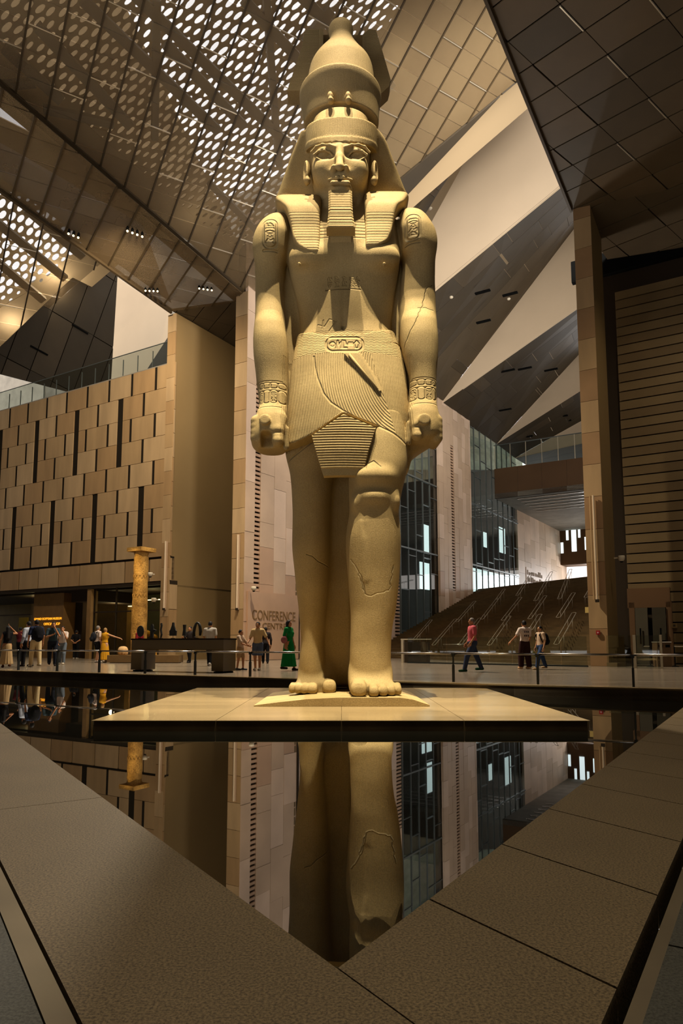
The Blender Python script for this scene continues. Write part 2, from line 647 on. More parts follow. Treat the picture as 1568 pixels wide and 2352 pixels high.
MB().prism([p - ZV * .12 for p in (OAPEX - DL * 3, LOFAR, LOFAR + NL * .3, OAPEX + NL * .3 - DL * 3)], (0, 0, -.2)).build('groove', M['black'], floor)

# still dark water
wm = bpy.data.materials.new('still_water')
wm.use_nodes = True
wb_ = wm.node_tree.nodes['Principled BSDF']
wb_.inputs['Base Color'].default_value = (0.004, 0.004, 0.003, 1)
wb_.inputs['Roughness'].default_value = 0.012
wb_.inputs['IOR'].default_value = 2.1
wb_.inputs['Specular IOR Level'].default_value = 0.5
nz = wm.node_tree.nodes.new('ShaderNodeTexNoise')
nz.inputs['Scale'].default_value = 1.2
bp_ = wm.node_tree.nodes.new('ShaderNodeBump')
bp_.inputs['Strength'].default_value = 0.012
bp_.inputs['Distance'].default_value = 0.05
wm.node_tree.links.new(nz.outputs['Fac'], bp_.inputs['Height'])
wm.node_tree.links.new(bp_.outputs[0], wb_.inputs['Normal'])
M['water'] = wm
MB().prism([APEX + ZV * ZW - (DL + DR) * .2, LFAR + ZV * ZW + DL * .2, RFAR + ZV * ZW + DR * .2], (0, 0, -0.3)).build(
    'water', M['water'], kind='structure')

# ------------------------------------------------------------------ stone wall on the left, with slots
wall = empty('wall_left', G(-4.2, -1.2), kind='structure')
BW = -1.2                                    # beta of the wall face
ROWS = [17.03 - 1.406 * i for i in range(9)]


def wall_box(name, mt, a0, a1, z0, z1, b0=0.0, b1=0.14, parent=None):
    c = (G((a0 + a1) / 2, BW + (b0 + b1) / 2, (z0 + z1) / 2))
    return MB().box(c, GA * abs(a1 - a0) / 2, GB * abs(b1 - b0) / 2, ZV * abs(z1 - z0) / 2).build(name, mt, parent or wall)


wall_box('backing', M['joint'], -40, -4.9, 4.4, 17.0, 0.10, 0.6)
TANS = [M['stone_tan'], mat('tan_stone_panel_warm', (154, 123, 84), 0.6, 0.3, var=0.12, scale=0.6, stretch=(3, 3, 0.5)),
        mat('tan_stone_panel_pale', (168, 140, 102), 0.6, 0.3, var=0.12, scale=0.6, stretch=(3, 3, 0.5))]
np_cnt = 0
for r in range(8):
    zt, zb = ROWS[r], ROWS[r + 1]
    slots = []
    for k in range(-1, 18):
        if r % 2 == 0:
            slots.append((-5.78 - 1.98 * k, 0.2))
        else:
            a = -6.72 - 1.98 * k
            wide = (k % 2 == 1) if r in (1, 3) else (k % 2 == 0)
            slots.append((a, 0.5 if wide else 0.2))
        if r == 2 and k % 2 == 1:
            slots.append((-6.72 - 1.98 * k, 0.5))
        if r == 6 and k % 2 == 0:
            slots.append((-6.72 - 1.98 * k, 0.5))
    slots = sorted([s for s in slots if s[0] < -4.9], key=lambda s: -s[0])
    right = -4.25
    for a, w in slots:
        wall_box('slot_shade', M['joint'], a - w / 2, a + w / 2, zb, zt, 0.02 if w < .3 else 0.06, 0.1)  # dark filler painted in for the shade inside the slot
        if right - (a + w / 2) > 0.1:
            wall_box('stone_panel', TANS[np_cnt % 3], a + w / 2, right - 0.012, zb + 0.012, zt - 0.012, 0, 0.1)
            np_cnt += 1
        right = a - w / 2
        if right < -32:
            break
for k in range(14):                          # plain course over the shop front
    a1 = -4.9 - 1.98 * (k - 0) + 1.0 - 0.0
    wall_box('stone_panel', TANS[k % 3], -5.84 - 1.98 * k, (-5.84 - 1.98 * (k - 1) - 0.12) if k else -4.25, 4.42, 5.66, 0.02, 0.3)
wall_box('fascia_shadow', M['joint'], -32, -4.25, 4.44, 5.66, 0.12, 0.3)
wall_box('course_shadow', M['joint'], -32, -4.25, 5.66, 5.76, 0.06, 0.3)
wall_box('head_beam', M['dark'], -32, -4.25, 4.2, 4.42, 0.05, 0.6)
# right end strip down to the floor
for k in range(3):
    wall_box('stone_panel', TANS[k], -4.9, -4.25, 0.02 + 1.4 * k, 1.4 * k + 1.39, 0, 0.6)
# parapet glass on the wall top
par = empty('glass_parapet', G(-12, BW, 17.05), label='frameless glass parapet along the top of the slotted tan stone wall', cat='balustrade')
for k in range(24):
    a1, a0 = -4.95 - 1.25 * k, -4.95 - 1.25 * k - 1.22
    MB().box(G((a0 + a1) / 2, BW + 0.1, 17.75), GA * 0.61, GB * 0.012, ZV * 0.66).build('glass_pane', M['glass'], par)
    MB().box(G(a1 + .015, BW + 0.1, 17.6), GA * 0.012, GB * 0.03, ZV * 0.52).build('pane_post', M['mullion'], par)
MB().box(G(-20, BW + 0.1, 18.42), GA * 15.1, GB * 0.02, ZV * 0.02).build('top_rail', M['mullion'], par)
wall_box('parapet_kerb', M['concrete'], -35, -4.9, 17.0, 17.06, 0, 0.6)

# ------------------------------------------------------------------ shop front under the wall
shop = empty('shop_front', G(-12, BW), label='glazed shop front with a lit doorway under the slotted stone wall', cat='shop front')


def shop_box(name, mt, a0, a1, z0, z1, b0, b1, **kw):
    c = (G((a0 + a1) / 2, BW + (b0 + b1) / 2, (z0 + z1) / 2))
    return MB().box(c, GA * abs(a1 - a0) / 2, GB * abs(b1 - b0) / 2, ZV * abs(z1 - z0) / 2).build(name, mt, shop, **kw)


shop_box('entrance_pier', mat('shop_pier', (120, 90, 52), 0.5, 0.3, var=0.08), -16.76, -13.79, 0, 4.15, 0.5, 2.2)
shop_box('door_jamb', M['dark'], -13.79, -13.11, 0, 4.15, 1.4, 2.2)
shop_box('pilaster', mat('shop_pilaster', (140, 108, 66), 0.5, 0.3, var=0.08), -11.12, -10.77, 0, 4.3, 0.1, 0.6)
shop_box('entrance_wall', M['shop_wall'], -13.3, -8.6, 0, 3.6, 5.2, 5.3)
shop_box('entrance_head', M['dark'], -13.2, -11.1, 3.5, 4.2, 0.6, 5.2)
shop_box('shop_back', M['shop_wall'], -32, -4.3, 0, 4.2, 7.0, 7.1)
shop_box('shop_ceiling', M['dark'], -32, -4.3, 4.1, 4.2, 0.5, 7.0)
shop_box('shop_end', M['shop_wall'], -4.5, -4.4, 0, 4.2, 0.6, 7.0)
shop_box('inner_partition', mat('shop_partition', (70, 68, 44), 0.7, 0.2), -10.4, -8.2, 0.6, 4.0, 3.6, 3.7)
for a0, a1 in ((-32, -28.0), (-28, -24.2), (-24.2, -20.5), (-20.5, -16.8), (-10.77, -8.85), (-8.85, -6.9), (-6.9, -4.9)):
    shop_box('glass_pane', M['glass'], a0 + 0.03, a1 - 0.03, 0.06, 2.75, 0.35, 0.37)
    shop_box('glass_pane', M['glass'], a0 + 0.03, a1 - 0.03, 2.83, 4.2, 0.35, 0.37)
    shop_box('mullion', M['dark'], a0 - 0.03, a0 + 0.03, 0, 4.2, 0.3, 0.42)
    shop_box('transom', M['dark'], a0, a1, 2.75, 2.83, 0.3, 0.42)
YEL = mat('yellow_display', (214, 176, 40), 0.6, 0.2)
for a, z, w, h, bb in ((-7.9, 2.1, 0.75, 1.2, 3.3), (-18.4, 2.5, 0.9, 1.5, 3.2), (-5.6, 1.6, 0.7, 1.7, 3.6), (-22, 2, 1, 1.6, 3.4)):
    shop_box('display_panel', YEL, a - w / 2, a + w / 2, z - h / 2, z + h / 2, bb, bb + 0.08)
for a, z in ((-7.9, 3.55), (-5.6, 3.6), (-18.5, 3.7)):
    shop_box('strip_light', M['lampglow'], a - 0.8, a + 0.8, z, z + 0.05, 2.4, 2.46)
shop_box('wall_poster', mat('poster', (92, 60, 26), 0.6, 0.2, var=0.5, scale=5), -11.95, -11.3, 1.1, 2.4, 5.12, 5.2)
shop_box('cove_light', M['lampglow'], -13.0, -11.2, 3.42, 3.46, 5.0, 5.15)
lamp('shop_lamp', 'POINT', G(-7.4, BW + 1.8, 3.4), None, 60, (1.0, 0.72, 0.3), 0.15)
lamp('shop_lamp', 'POINT', G(-12.2, BW + 3.2, 3.0), None, 90, (1.0, 0.66, 0.3), 0.15)
lamp('shop_lamp', 'POINT', G(-18.5, BW + 1.8, 3.4), None, 50, (1.0, 0.72, 0.3), 0.15)
for a, z in ((-8.15, 1.5), (-7.55, 1.25), (-8.35, 0.85)):
    MB().lathe(G(a, BW + 2.2, z - 0.22), [(0.0, 0), (0.1, 0.03), (0.19, 0.13), (0.21, 0.24), (0.17, 0.36), (0.08, 0.43), (0.0, 0.45)], 14).build(
        'gold_lantern', mat('gold_lantern', (224, 160, 40), 0.4, 0.4), shop, smooth=True)


def text(name, body, loc, size, xdir, up, mt, parent, ext=0.01):
    c = bpy.data.curves.new(name, 'FONT')
    c.body = body
    c.size = size
    c.extrude = ext
    c.align_x = 'CENTER'
    c.materials.append(mt)
    o = bpy.data.objects.new(name, c)
    x, z = unit(xdir), unit(up)
    nrm = np.cross(x, z)
    x = np.asarray(xdir, float)
    mtx = Matrix(((x[0], z[0], nrm[0], loc[0]), (x[1], z[1], nrm[1], loc[1]), (x[2], z[2], nrm[2], loc[2]), (0, 0, 0, 1)))
    COL.objects.link(o)
    me = bpy.data.meshes.new_from_object(o.evaluated_get(bpy.context.evaluated_depsgraph_get()))
    bpy.data.objects.remove(o)
    # every letter is an object of its own
    bm = bmesh.new()
    bm.from_mesh(me)
    left = set(bm.verts)
    while left:
        isl, todo = set(), [next(iter(left))]
        while todo:
            v = todo.pop()
            if v in isl:
                continue
            isl.add(v)
            todo += [e.other_vert(v) for e in v.link_edges]
        left -= isl
        vs_l = sorted(isl, key=lambda v: v.index)
        ix = {v: i for i, v in enumerate(vs_l)}
        fs = [[ix[v] for v in f.verts] for f in bm.faces if f.verts[0] in isl]
        o = bpy.data.objects.new('letter', mesh_data('letter', [v.co for v in vs_l], fs, mt))
        o.matrix_basis = mtx
        link(o, parent)
    bm.free()


text('sign_lettering', 'GRAND EGYPTIAN MUSEUM', G(-15.27, BW + 0.48, 2.42), 0.215, GA, ZV, M['signglow'], shop)
text('sign_lettering', 'OFFICIAL SHOP', G(-14.85, BW + 0.48, 2.08), 0.23, GA, ZV, M['signglow'], shop)

# ------------------------------------------------------------------ columns left and right
def column(name, a0, a1, b0, b1, top, face_m, side_m, front_rows, zoff=0.0, side_panel=True):
    c = empty(name, G((a0 + a1) / 2, (b0 + b1) / 2), kind='structure')
    MB().prism([G(a0 + .03, b0 + 0.05), G(a1, b0 + 0.05), G(a1, b1), G(a0 + .03, b1)][::-1], (0, 0, top)).build('shaft', side_m, c)
    z = 0.0
    for k in range(front_rows + 1):
        z1 = min(top, 1.02 + zoff + 1.372 * k)
        MB().box(G((a0 + a1) / 2, b0 + 0.02, (z + z1) / 2), GA * (a1 - a0) / 2, GB * 0.05, ZV * ((z1 - z) / 2 - 0.008)).build('stone_panel', face_m[k % len(face_m)], c)
        z = z1
        if z >= top:
            break
    return c


column('column', 17.57, 18.28, 0.58, 3.2, 19.9, [mat('column_stone', (146, 114, 78), 0.55, 0.3, var=0.12, scale=0.7), M['stone_tan']], M['render_tan'], 14, 0.5)
column('column', -4.9, -4.3, -1.2, 4.5, 19.95, TANS, M['render_tan'], 14)
# smooth slanted face of the left column and the louvred recesses behind both columns
rec = empty('wall_recess', G(-2.5, 4.6), kind='structure')
LVL = [M['louver'], mat('louver_b', (104, 85, 56), 0.6, 0.25, var=0.1, scale=0.7)]
for k in range(40):
    MB().box(G(-2.4, 4.7, 0.25 + 0.5 * k), GA * 2.6, GB * 0.06, ZV * 0.21).build('louver_slat', LVL[k % 2], rec)
MB().box(G(-2.4, 4.9, 10), GA * 2.7, GB * 0.06, ZV * 10).build('backing', M['dark'], rec)
wr = empty('wall_right', G(24, 5.2), kind='structure')
for k in range(39):
    zc = 0.25 + 0.46 * k
    a0 = 18.5 if zc > 3.3 else 20.25
    MB().box(G((a0 + 34) / 2, 5.22, zc), GA * (34 - a0) / 2, GB * 0.05, ZV * 0.2).build('louver_slat', LVL[k % 2], wr)
MB().box(G(25.4, 5.4, 10.6), GA * 8.5, GB * 0.06, ZV * 10.6).build('backing', M['dark'], wr)
MB().box(G(19.35, 5.2, 3.0), GA * 0.9, GB * 0.06, ZV * 0.45).build('door_head', M['brown'], wr)
for a in (18.62, 20.18):
    MB().box(G(a, 5.2, 1.4), GA * 0.12, GB * 0.06, ZV * 1.4).build('door_post', M['brown'], wr)
MB().box(G(19.4, 6.4, 1.5), GA * 0.9, GB * 0.05, ZV * 1.5).build('dark_passage', M['black'], wr)
for nm, a, ang in (('door_1', 18.78, 0.10), ('door_2', 20.02, -0.10)):
    dr = empty(nm, G(a, 5.1), kind='structure')
    sgn = 1 if nm == 'door_1' else -1
    ex = GA * math.cos(ang) * sgn - GB * 0.25
    DOORM = mat('grey_door', (66, 60, 46), 0.5, 0.3, var=0.05)
    MB().box(G(a, 5.1, 1.28) + ex * 0.26, ex * 0.27, np.cross(unit(ex), ZV) * 0.03, ZV * 1.26).build('door_leaf', DOORM, dr)
    MB().box(G(a, 4.96, 1.25) + ex * 0.2, unit(ex) * 0.03, np.cross(unit(ex), ZV) * 0.02, ZV * 0.36).build('door_handle', M['black'], dr)

# ------------------------------------------------------------------ the long wall of piers and glass behind the statue
AW = math.radians(57.2)
GW = np.array([math.cos(AW), math.sin(AW), 0])
NWALL = np.array([GW[1], -GW[0], 0])         # towards the hall
HT = 25.5


def wb(px, py, off=0.0):
    return on_plane(px, py, GO + NWALL * off, NWALL)


def wt(px, py=1300, off=0.0):
    return float((wb(px, py, off) - GO) @ GW)


def WP(t, z, off=0.0):
    return GO + GW * t + ZV * z + NWALL * off


def wbox(name, mt, t0, t1, z0, z1, o0, o1, parent, **kw):
    return MB().box(WP((t0 + t1) / 2, (z0 + z1) / 2, (o0 + o1) / 2), GW * (t1 - t0) / 2, NWALL * (o1 - o0) / 2, ZV * (z1 - z0) / 2).build(name, mt, parent, **kw)


PINKS = [M['stone_pink'], M['stone_pink2'], mat('pink_stone_warm', (176, 142, 112), 0.5, 0.35, var=0.1, scale=0.5)]
pier = empty('wall_rear', GO, kind='structure')
t_g, t_p2, t_p2e, t_gl2, t_st = wt(918), wt(1003), wt(1078), wt(1190), wt(1287)


def clad(parent, t0, t1, z0, z1, off, grilles, rnd, colw=(0.8, 1.3)):
    """irregular stone cladding in columns with some grille strips of slats"""
    t = t0
    xs = []
    gs = sorted(grilles)
    while t < t1 - 0.05:
        g = [q for q in gs if abs(q[0] - t) < 1e-6]
        if g:
            xs.append((t, g[0][1], g[0]))
            t = g[0][1]
            continue
        nxt = min([q[0] for q in gs if q[0] > t + 1e-6] + [t1])
        w = min(rnd.uniform(*colw), nxt - t)
        if nxt - t - w < 0.3:
            w = nxt - t
        xs.append((t, t + w, None))
        t += w
    for a, b, g in xs:
        if g:
            zg0, zg1 = g[2], g[3]
            wbox('grille_backing', M['joint'], a, b, zg0, zg1, off - 0.25, off - 0.12, parent)
            n = int((zg1 - zg0) / 0.26)
            n = min(n, 70)
            for k in range(n):
                zz = zg0 + (zg1 - zg0) * (k + .5) / n
                wbox('grille_slat', PINKS[2], a + .01, b - .01, zz - 0.075, zz + 0.075, off - 0.1, off - 0.02, parent)
            for za, zb in ((z0, zg0), (zg1, z1)):
                if zb - za > 0.05:
                    wbox('stone_panel', PINKS[0], a + .01, b - .01, za, zb, off - 0.2, off, parent)
            continue
        z = z0
        while z < z1 - 0.05:
            h = min(rnd.choice([1.4, 2.1, 2.8, 2.8]), z1 - z)
            if z1 - z - h < 0.5:
                h = z1 - z
            o = off + rnd.choice([0, 0, 0, 0.015])
            wbox('stone_panel', rnd.choice(PINKS[:2] + [PINKS[0]]) if z > 5 else rnd.choice(PINKS), a + .008, b - .008, z + .008, z + h - .008, o - 0.2, o, parent)
            z += h


rnd = random.Random(3)
wbox('core', M['dark'], 0.0, t_g, 0, HT, -0.7, -0.26, pier)
clad(pier, 0.0, t_g, 0.0, HT, 0.0, [(wt(587, 1000), wt(600, 1000), 3.2, 17.6), (wt(906), wt(917.5), 0.5, 12)], rnd, (0.9, 1.5))
for k in range(15):                          # left return of the pier
    z0, z1 = 1.38 * k, min(1.38 * k + 1.37, HT)
    MB().box(G(-0.43, 0.06, (z0 + z1) / 2), GA * 0.42, GB * 0.08, ZV * ((z1 - z0) / 2 - .006)).build('stone_panel', TANS[k % 3], pier)
MB().box(G(-0.43, 0.5, HT / 2), GA * 0.42, GB * 0.35, ZV * HT / 2).build('pier_core', M['dark'], pier)
# carved lettering low on the pier
LET = mat('carved_letter', (120, 92, 58), 0.7, 0.2)
wbox('carved_block', PINKS[2], 0.25, 5.6, 0.02, 3.75, 0.0, 0.10, pier)
for word, y0_, y1_, sx_ in (('CONFERENCE', 1403, 1425, 0.80), ('CENTRE', 1431, 1445, 1.2)):
    tt = wt(627, 1415)
    zb_0, zt_0 = (wb(627, y, .1)[2] for y in (y1_, y0_))
    text('carved_lettering', word, WP(tt, zb_0, 0.105), (zt_0 - zb_0) / 0.70, GW * sx_, ZV, LET, pier, 0.02)

pier2 = empty('wall_pier', WP(t_p2, 0), kind='structure')
wbox('core', M['dark'], t_p2, t_p2e, 0, HT, -0.7, 0.05, pier2)
ta, tb = wt(1036, 1150, .3), wt(1043, 1150, .3)
clad(pier2, t_p2, t_p2e, 0, HT, 0.3, [(ta, tb, 5.5, 18.5)], rnd, (0.7, 1.1))
wst = empty('wall_stone', WP(t_gl2, 0), kind='structure')
wbox('core', M['dark'], t_gl2, t_st + 4, 0, 17, -0.7, -0.21, wst)
clad(wst, t_gl2, t_st + 3, 6.0, 16.8, 0.0, [], rnd, (1.6, 2.6))
rr_ = random.Random(5)
wbox('relief_panel', PINKS[1], t_gl2 + 2.6, t_gl2 + 9.0, 6.1, 9.6, 0.02, 0.06, wst)
for r in range(4):
    t = t_gl2 + 2.9
    while t < t_gl2 + 8.4:
        w = rr_.uniform(.25, .7)
        wbox('relief_bar', LET, t, t + w, 6.35 + .8 * r, 6.35 + .8 * r + rr_.uniform(.3, .62), 0.06, 0.09, wst)
        t += w + rr_.uniform(.12, .3)
# glass curtain walls: staggered panes in a thin frame, a dark hall behind with daylight windows
def curtain(name, t0, t1, ncol, z1, parent_label, seed, bright_px):
    rr = random.Random(seed)
    w = empty(name, WP(t0, 0), kind='structure')
    cw = (t1 - t0) / ncol
    for c in range(ncol):
        a, b = t0 + c * cw, t0 + (c + 1) * cw
        wbox('mullion', M['mullion'], a - 0.028, a + 0.028, 0, z1, -0.02, 0.10, w)
        z = 0.0
        k = 0
        cuts = []
        z = rr.uniform(1.2, 4.0)
        while z < z1 - 1.0:
            cuts.append(z)
            z += rr.choice([3.2, 4.4, 5.2, 6.4])
        prev = 0.0
        for z in cuts + [z1]:
            wbox('glass_pane', M['glass'], a + 0.06, b - 0.06, prev + 0.05, z - 0.05, 0.02, 0.04, w)
            if z < z1:
                wbox('transom', M['mullion'], a, b, z - 0.03, z + 0.03, -0.02, 0.09, w)
            prev = z
    for zz in (8.3, 14.2):
        wbox('transom', M['mullion'], t0, t1, zz - 0.06, zz + 0.06, -0.02, 0.13, w)
    return w


g1 = curtain('window_1', t_g, t_p2, 5, HT, '', 4, None)
g2 = curtain('window_2', t_p2e, t_gl2, 9, HT, '', 9, None)
inner = empty('wall_inner', WP(30, 0, -4), kind='structure')
OFFI = -3.5
zband = 15.0
wbox('dark_wall', mat('inner_dark_wall', (30, 34, 32), 0.5, 0.3), 13, 130, 0, zband, OFFI - 0.3, OFFI, inner)
UPM = mat('inner_glow_wall', (170, 176, 160), 0.6, 0.3, var=0.35, scale=0.9, stretch=(0.6, 0.6, 2), emit=(150, 158, 140), estr=0.22)  # emission paints in the lit ceiling showing in the upper glass
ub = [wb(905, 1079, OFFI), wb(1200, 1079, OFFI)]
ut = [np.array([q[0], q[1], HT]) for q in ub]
MB().prism([ub[0], ub[1], ut[1], ut[0]], -NWALL * .3).build('upper_glow', UPM, inner)
ud = [np.array([q[0], q[1], zband]) for q in ub]
MB().prism([ud[0], ud[1], ub[1], ub[0]], -NWALL * .3).build('dark_wall', bpy.data.materials['inner_dark_wall'], inner)


def wall_window(name, px0, py0, px1, py1, off, parent, mt, n=1, depth=0.06):
    p, q = wb(px0, py1, off), wb(px1, py0, off)
    t0, t1 = float((p - GO) @ GW), float((q - GO) @ GW)
    z0 = p[2]
    z1 = z0 + (wb(px0, py0, off)[2] - z0)
    for k in range(n):
        a, b = t0 + (t1 - t0) * k / n, t0 + (t1 - t0) * (k + 1) / n
        wbox(name, mt, a + (0.06 if n > 1 else 0), b - (0.06 if n > 1 else 0), z0, z1, off, off + depth, parent)


for r in ((963, 1290, 1006, 1352, 3), (971, 1204, 984, 1268, 1), (1076, 1302, 1166, 1358, 6), (1180, 1312, 1192, 1349, 1), (1146, 1210, 1158, 1268, 1),
          (1110, 1222, 1116, 1256, 1), (1176, 1222, 1181, 1256, 1)):
    wall_window('daylit_pane', r[0], r[1], r[2], r[3], OFFI, inner, M['daylight'], r[4])

# ------------------------------------------------------------------ end wall and bridge over the stairs
tb0 = wt(1135, 1110)
bp0 = WP(tb0, 0)
bz1, bz0 = wb(1135, 1078)[2], wb(1135, 1145)[2]
bridge = empty('footbridge', bp0, label='brown clad footbridge crossing high over the grand stairs', cat='bridge')
BLEN = 34.0
for k in range(14):
    a0, a1 = BLEN / 14 * k, BLEN / 14 * (k + 1)
    MB().box(bp0 + GA * (a0 + a1) / 2 + ZV * (bz0 + bz1) / 2 + GB * 0.1, GA * ((a1 - a0) / 2 - .01), GB * 0.1, ZV * (bz1 - bz0) / 2).build('fascia_panel', M['brown'], bridge)
deck_d = 19.0
e_s = unit(wb(1190, 1180) - wb(1135, 1145))
sof = [bp0 + ZV * bz0, bp0 + GA * BLEN + ZV * bz0, bp0 + GA * BLEN + GB * 30 + ZV * bz0, bp0 + GW * 32 + ZV * bz0]
MB().prism(sof, (0, 0, 0.5)).build('soffit', M['concrete'], bridge)
for k in range(6):
    MB().bar(bp0 + GA * 2 + GB * (1.2 + 1.5 * k) + ZV * (bz0 - .03), bp0 + GA * BLEN + GB * (1.2 + 1.5 * k) + ZV * (bz0 - .03), 0.12, 0.05).build('soffit_rail', M['steel'], bridge)
brail = empty('bridge_balustrade', bp0 + ZV * bz1, label='clear glass balustrade along the top of the high brown footbridge', cat='balustrade')
for k in range(18):
    MB().box(bp0 + GA * (0.9 + 1.6 * k) + GB * 0.1 + ZV * (bz1 + 1.25), GA * 0.78, GB * 0.015, ZV * 1.25).build('glass_pane', M['glass'], brail)
    MB().box(bp0 + GA * (0.1 + 1.6 * k) + GB * 0.1 + ZV * (bz1 + 1.25), GA * 0.03, GB * 0.03, ZV * 1.25).build('pane_post', M['lip'], brail)
MB().box(bp0 + GA * 14.5 + GB * 0.1 + ZV * (bz1 + 2.5), GA * 14.5, GB * 0.04, ZV * 0.04).build('top_rail', M['mullion'], brail)

tend = wt(1286, 1260)
ew0 = WP(tend, 0)
endw = empty('wall_end', ew0, kind='structure')
ez1, ez0 = wb(1286, 1205)[2] + 2, wb(1288, 1298)[2]
MB().box(ew0 + GA * 16 + GB * 0.2 + ZV * (ez0 + ez1) / 2, GA * 16, GB * 0.2, ZV * (ez1 - ez0) / 2).build('cladding', M['brown'], endw)


def end_px(px, py):
    return on_plane(px, py, ew0, GB)


for i, (x0, y0, x1, y1) in enumerate(((1300, 1213, 1304.5, 1241), (1313, 1208, 1322, 1267), (1327.5, 1207, 1331.5, 1235), (1343, 1233, 1348, 1263), (1288, 1246, 1293, 1271))):
    p, q = end_px(x0, y1), end_px(x1, y0)
    MB().box((p + q) / 2 - GB * 0.02, GA * abs((q - p) @ GA) / 2, GB * 0.03, ZV * abs(q[2] - p[2]) / 2).build('slit_window', M['daylight'], endw)
lamp('window_daylight', 'AREA', ew0 + GA * 7 + GB * 1.2 + ZV * (ez0 - 1.9), WP(t_p2e, 8), 900, (0.93, 0.97, 1.0), 9, size_y=2.2)
# daylit opening at the head of the stairs
MB().box(ew0 + GA * 16 + GB * 3 + ZV * (ez0 - 2.2), GA * 17, GB * 0.05, ZV * 3.0).build('daylit_opening', mat('daylight_end', (235, 225, 215), 0.3, 0.3, emit=(255, 244, 238), estr=1.3), endw)
MB().box(ew0 + GA * 6 + GB * 1.5 + ZV * (ez0 + 0.1), GA * 7, GB * 1.6, ZV * 0.1).build('opening_head', M['brown'], endw)

# ------------------------------------------------------------------ grand stairs
SB = on_z(1350, 1529, 0)
SE = unit((-(math.sin(math.radians(26))), math.cos(math.radians(26)), 0))   # along the steps, away to the left
SCd = np.array([SE[1], -SE[0], 0])
if SCd[0] < 0:
    SCd = -SCd
SLOPE = 6.05 / 18.6
NST = 40
stairs = empty('staircase', SB, label='broad stone grand staircase rising behind the statue to the right', cat='stairs')
for k in range(NST):
    run = 18.6 / NST
    p = SB + SCd * run * k
    q = xline(p, SE, GO, GW)
    if (q - p) @ SE < 0:
        continue
    ll = (q - p) @ SE - 0.1
    z1 = (k + 1) * 6.05 / NST
    x0 = (0.40 * p[1] - p[0]) / (SE[0] - 0.40 * SE[1])
    MB().prism([p + SE * x0 + ZV * z1, p + SE * ll + ZV * z1, p + SE * ll + SCd * (run + .02) + ZV * z1, p + SE * x0 + SCd * (run + .02) + ZV * z1], (0, 0, -z1 * .98)).build('step', M['step'], stairs)
top_p = SB + SCd * 18.6
q = xline(top_p, SE, GO, GW)
MB().prism([top_p + ZV * 6.05 + SE * x0, q + ZV * 6.05 - SE * .3, q + SCd * 40 + GW * 5 + ZV * 6.05, top_p + SCd * 50 + ZV * 6.05 + SE * (x0 + 20)], (0, 0, -.3)).build('upper_landing', M['step'], stairs)
sn = unit(ZV - SCd * SLOPE)
for b_, t_ in (((160, 1298), (250, 1195)), ((262, 1325), (378, 1190)), ((400, 1325), (505, 1185)), ((553, 1325), (660, 1175)), ((770, 1245), (820, 1165)),
               ((905, 1320), (997, 1157)), ((385, 1203), (478, 1097)), ((515, 1190), (595, 1085)), ((625, 1195), (717, 1077)), ((765, 1187), (847, 1068)),
               ((915, 1180), (995, 1053)), ((595, 1085), (632, 1033)), ((700, 1065), (775, 950)), ((795, 1093), (880, 943)), ((920, 1083), (980, 930)), ((1060, 1075), (1080, 1040))):
    f_ = lambda q: on_plane(880 + q[0] / 2.279, 900 + q[1] / 2.279, SB + ZV * 0.75, sn)
    P, Q = f_(b_), f_(t_)
    d = unit(Q - P)
    s = SE * 0.16
    hb = MB()
    hb.tube([P - s, Q - s], 0.02, 6)
    hb.tube([P + s, Q + s], 0.02, 6)
    hb.tube([P - s, P - d * 0.1, P + s], 0.02, 6)
    hb.tube([Q - s, Q + d * 0.1, Q + s], 0.02, 6)
    n = max(2, int(np.linalg.norm(Q - P) / 2.6))
    for k in range(n):
        c = P + (Q - P) * (k + .5) / n
        hb.tube([c - s, c - s - ZV * 0.72], 0.012, 6)
        hb.tube([c + s, c + s - ZV * 0.72], 0.012, 6)
    hb.build('handrail', M['hrail'], stairs, smooth=True)

# ------------------------------------------------------------------ roof: folded mesh ceilings
VL = on_y(393, 715, 37.6)                    # left prism sits on the left column here
PF = on_y(575, 690, 37.5)                    # fold between the two left facets
VR = on_y(1312, 480, 28.16)                  # right prism sits on the right column
n1 = -unit((-0.912, 1.002, 2.45))            # main facet, facing down
UD = np.array([-0.49, 0.73, -0.48])

f1 = Facet(PF, n1, UD)
c1 = empty('ceiling', PF, kind='structure')
poly1 = [f1.px2(*q) for q in ((577, 692), (-330, -83), (-330, -90), (1330, -90), (1330, 66))]
lay_panels(f1, poly1, 1.25, 0.92, c1, [M['mesh'], mat('perforated_panel_b', (132, 110, 78), 0.5, 0.4, var=0.1, scale=0.7, trans=0.57)], o=(0.3, 0.35), gap=0.03)
# fold beam between the facets
MB().bar(PF + (f1.px(-330, -83) - PF) * -0.02, f1.px(-330, -83), 0.42, 0.22, up=n1).build('fold_beam', M['rail'], c1)

# second facet, the underside of the left prism
n2 = unit(np.cross(GB, PF - VL))
n2 = n2 if n2[2] < 0 else -n2
f2 = Facet(VL, n2, UD)
c2 = empty('ceiling', VL, kind='structure')
poly2 = [f2.px2(*q) for q in ((393, 715), (575, 690), (-330, -83), (-330, 199))]
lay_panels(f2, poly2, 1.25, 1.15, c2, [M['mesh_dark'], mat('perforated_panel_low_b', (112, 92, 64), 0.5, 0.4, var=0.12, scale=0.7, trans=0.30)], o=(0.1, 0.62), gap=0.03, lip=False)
pe = f2.px(-330, 199)
MB().bar(VL, pe, 0.12, 0.3, up=n2).build('edge_beam', M['rail'], c2)

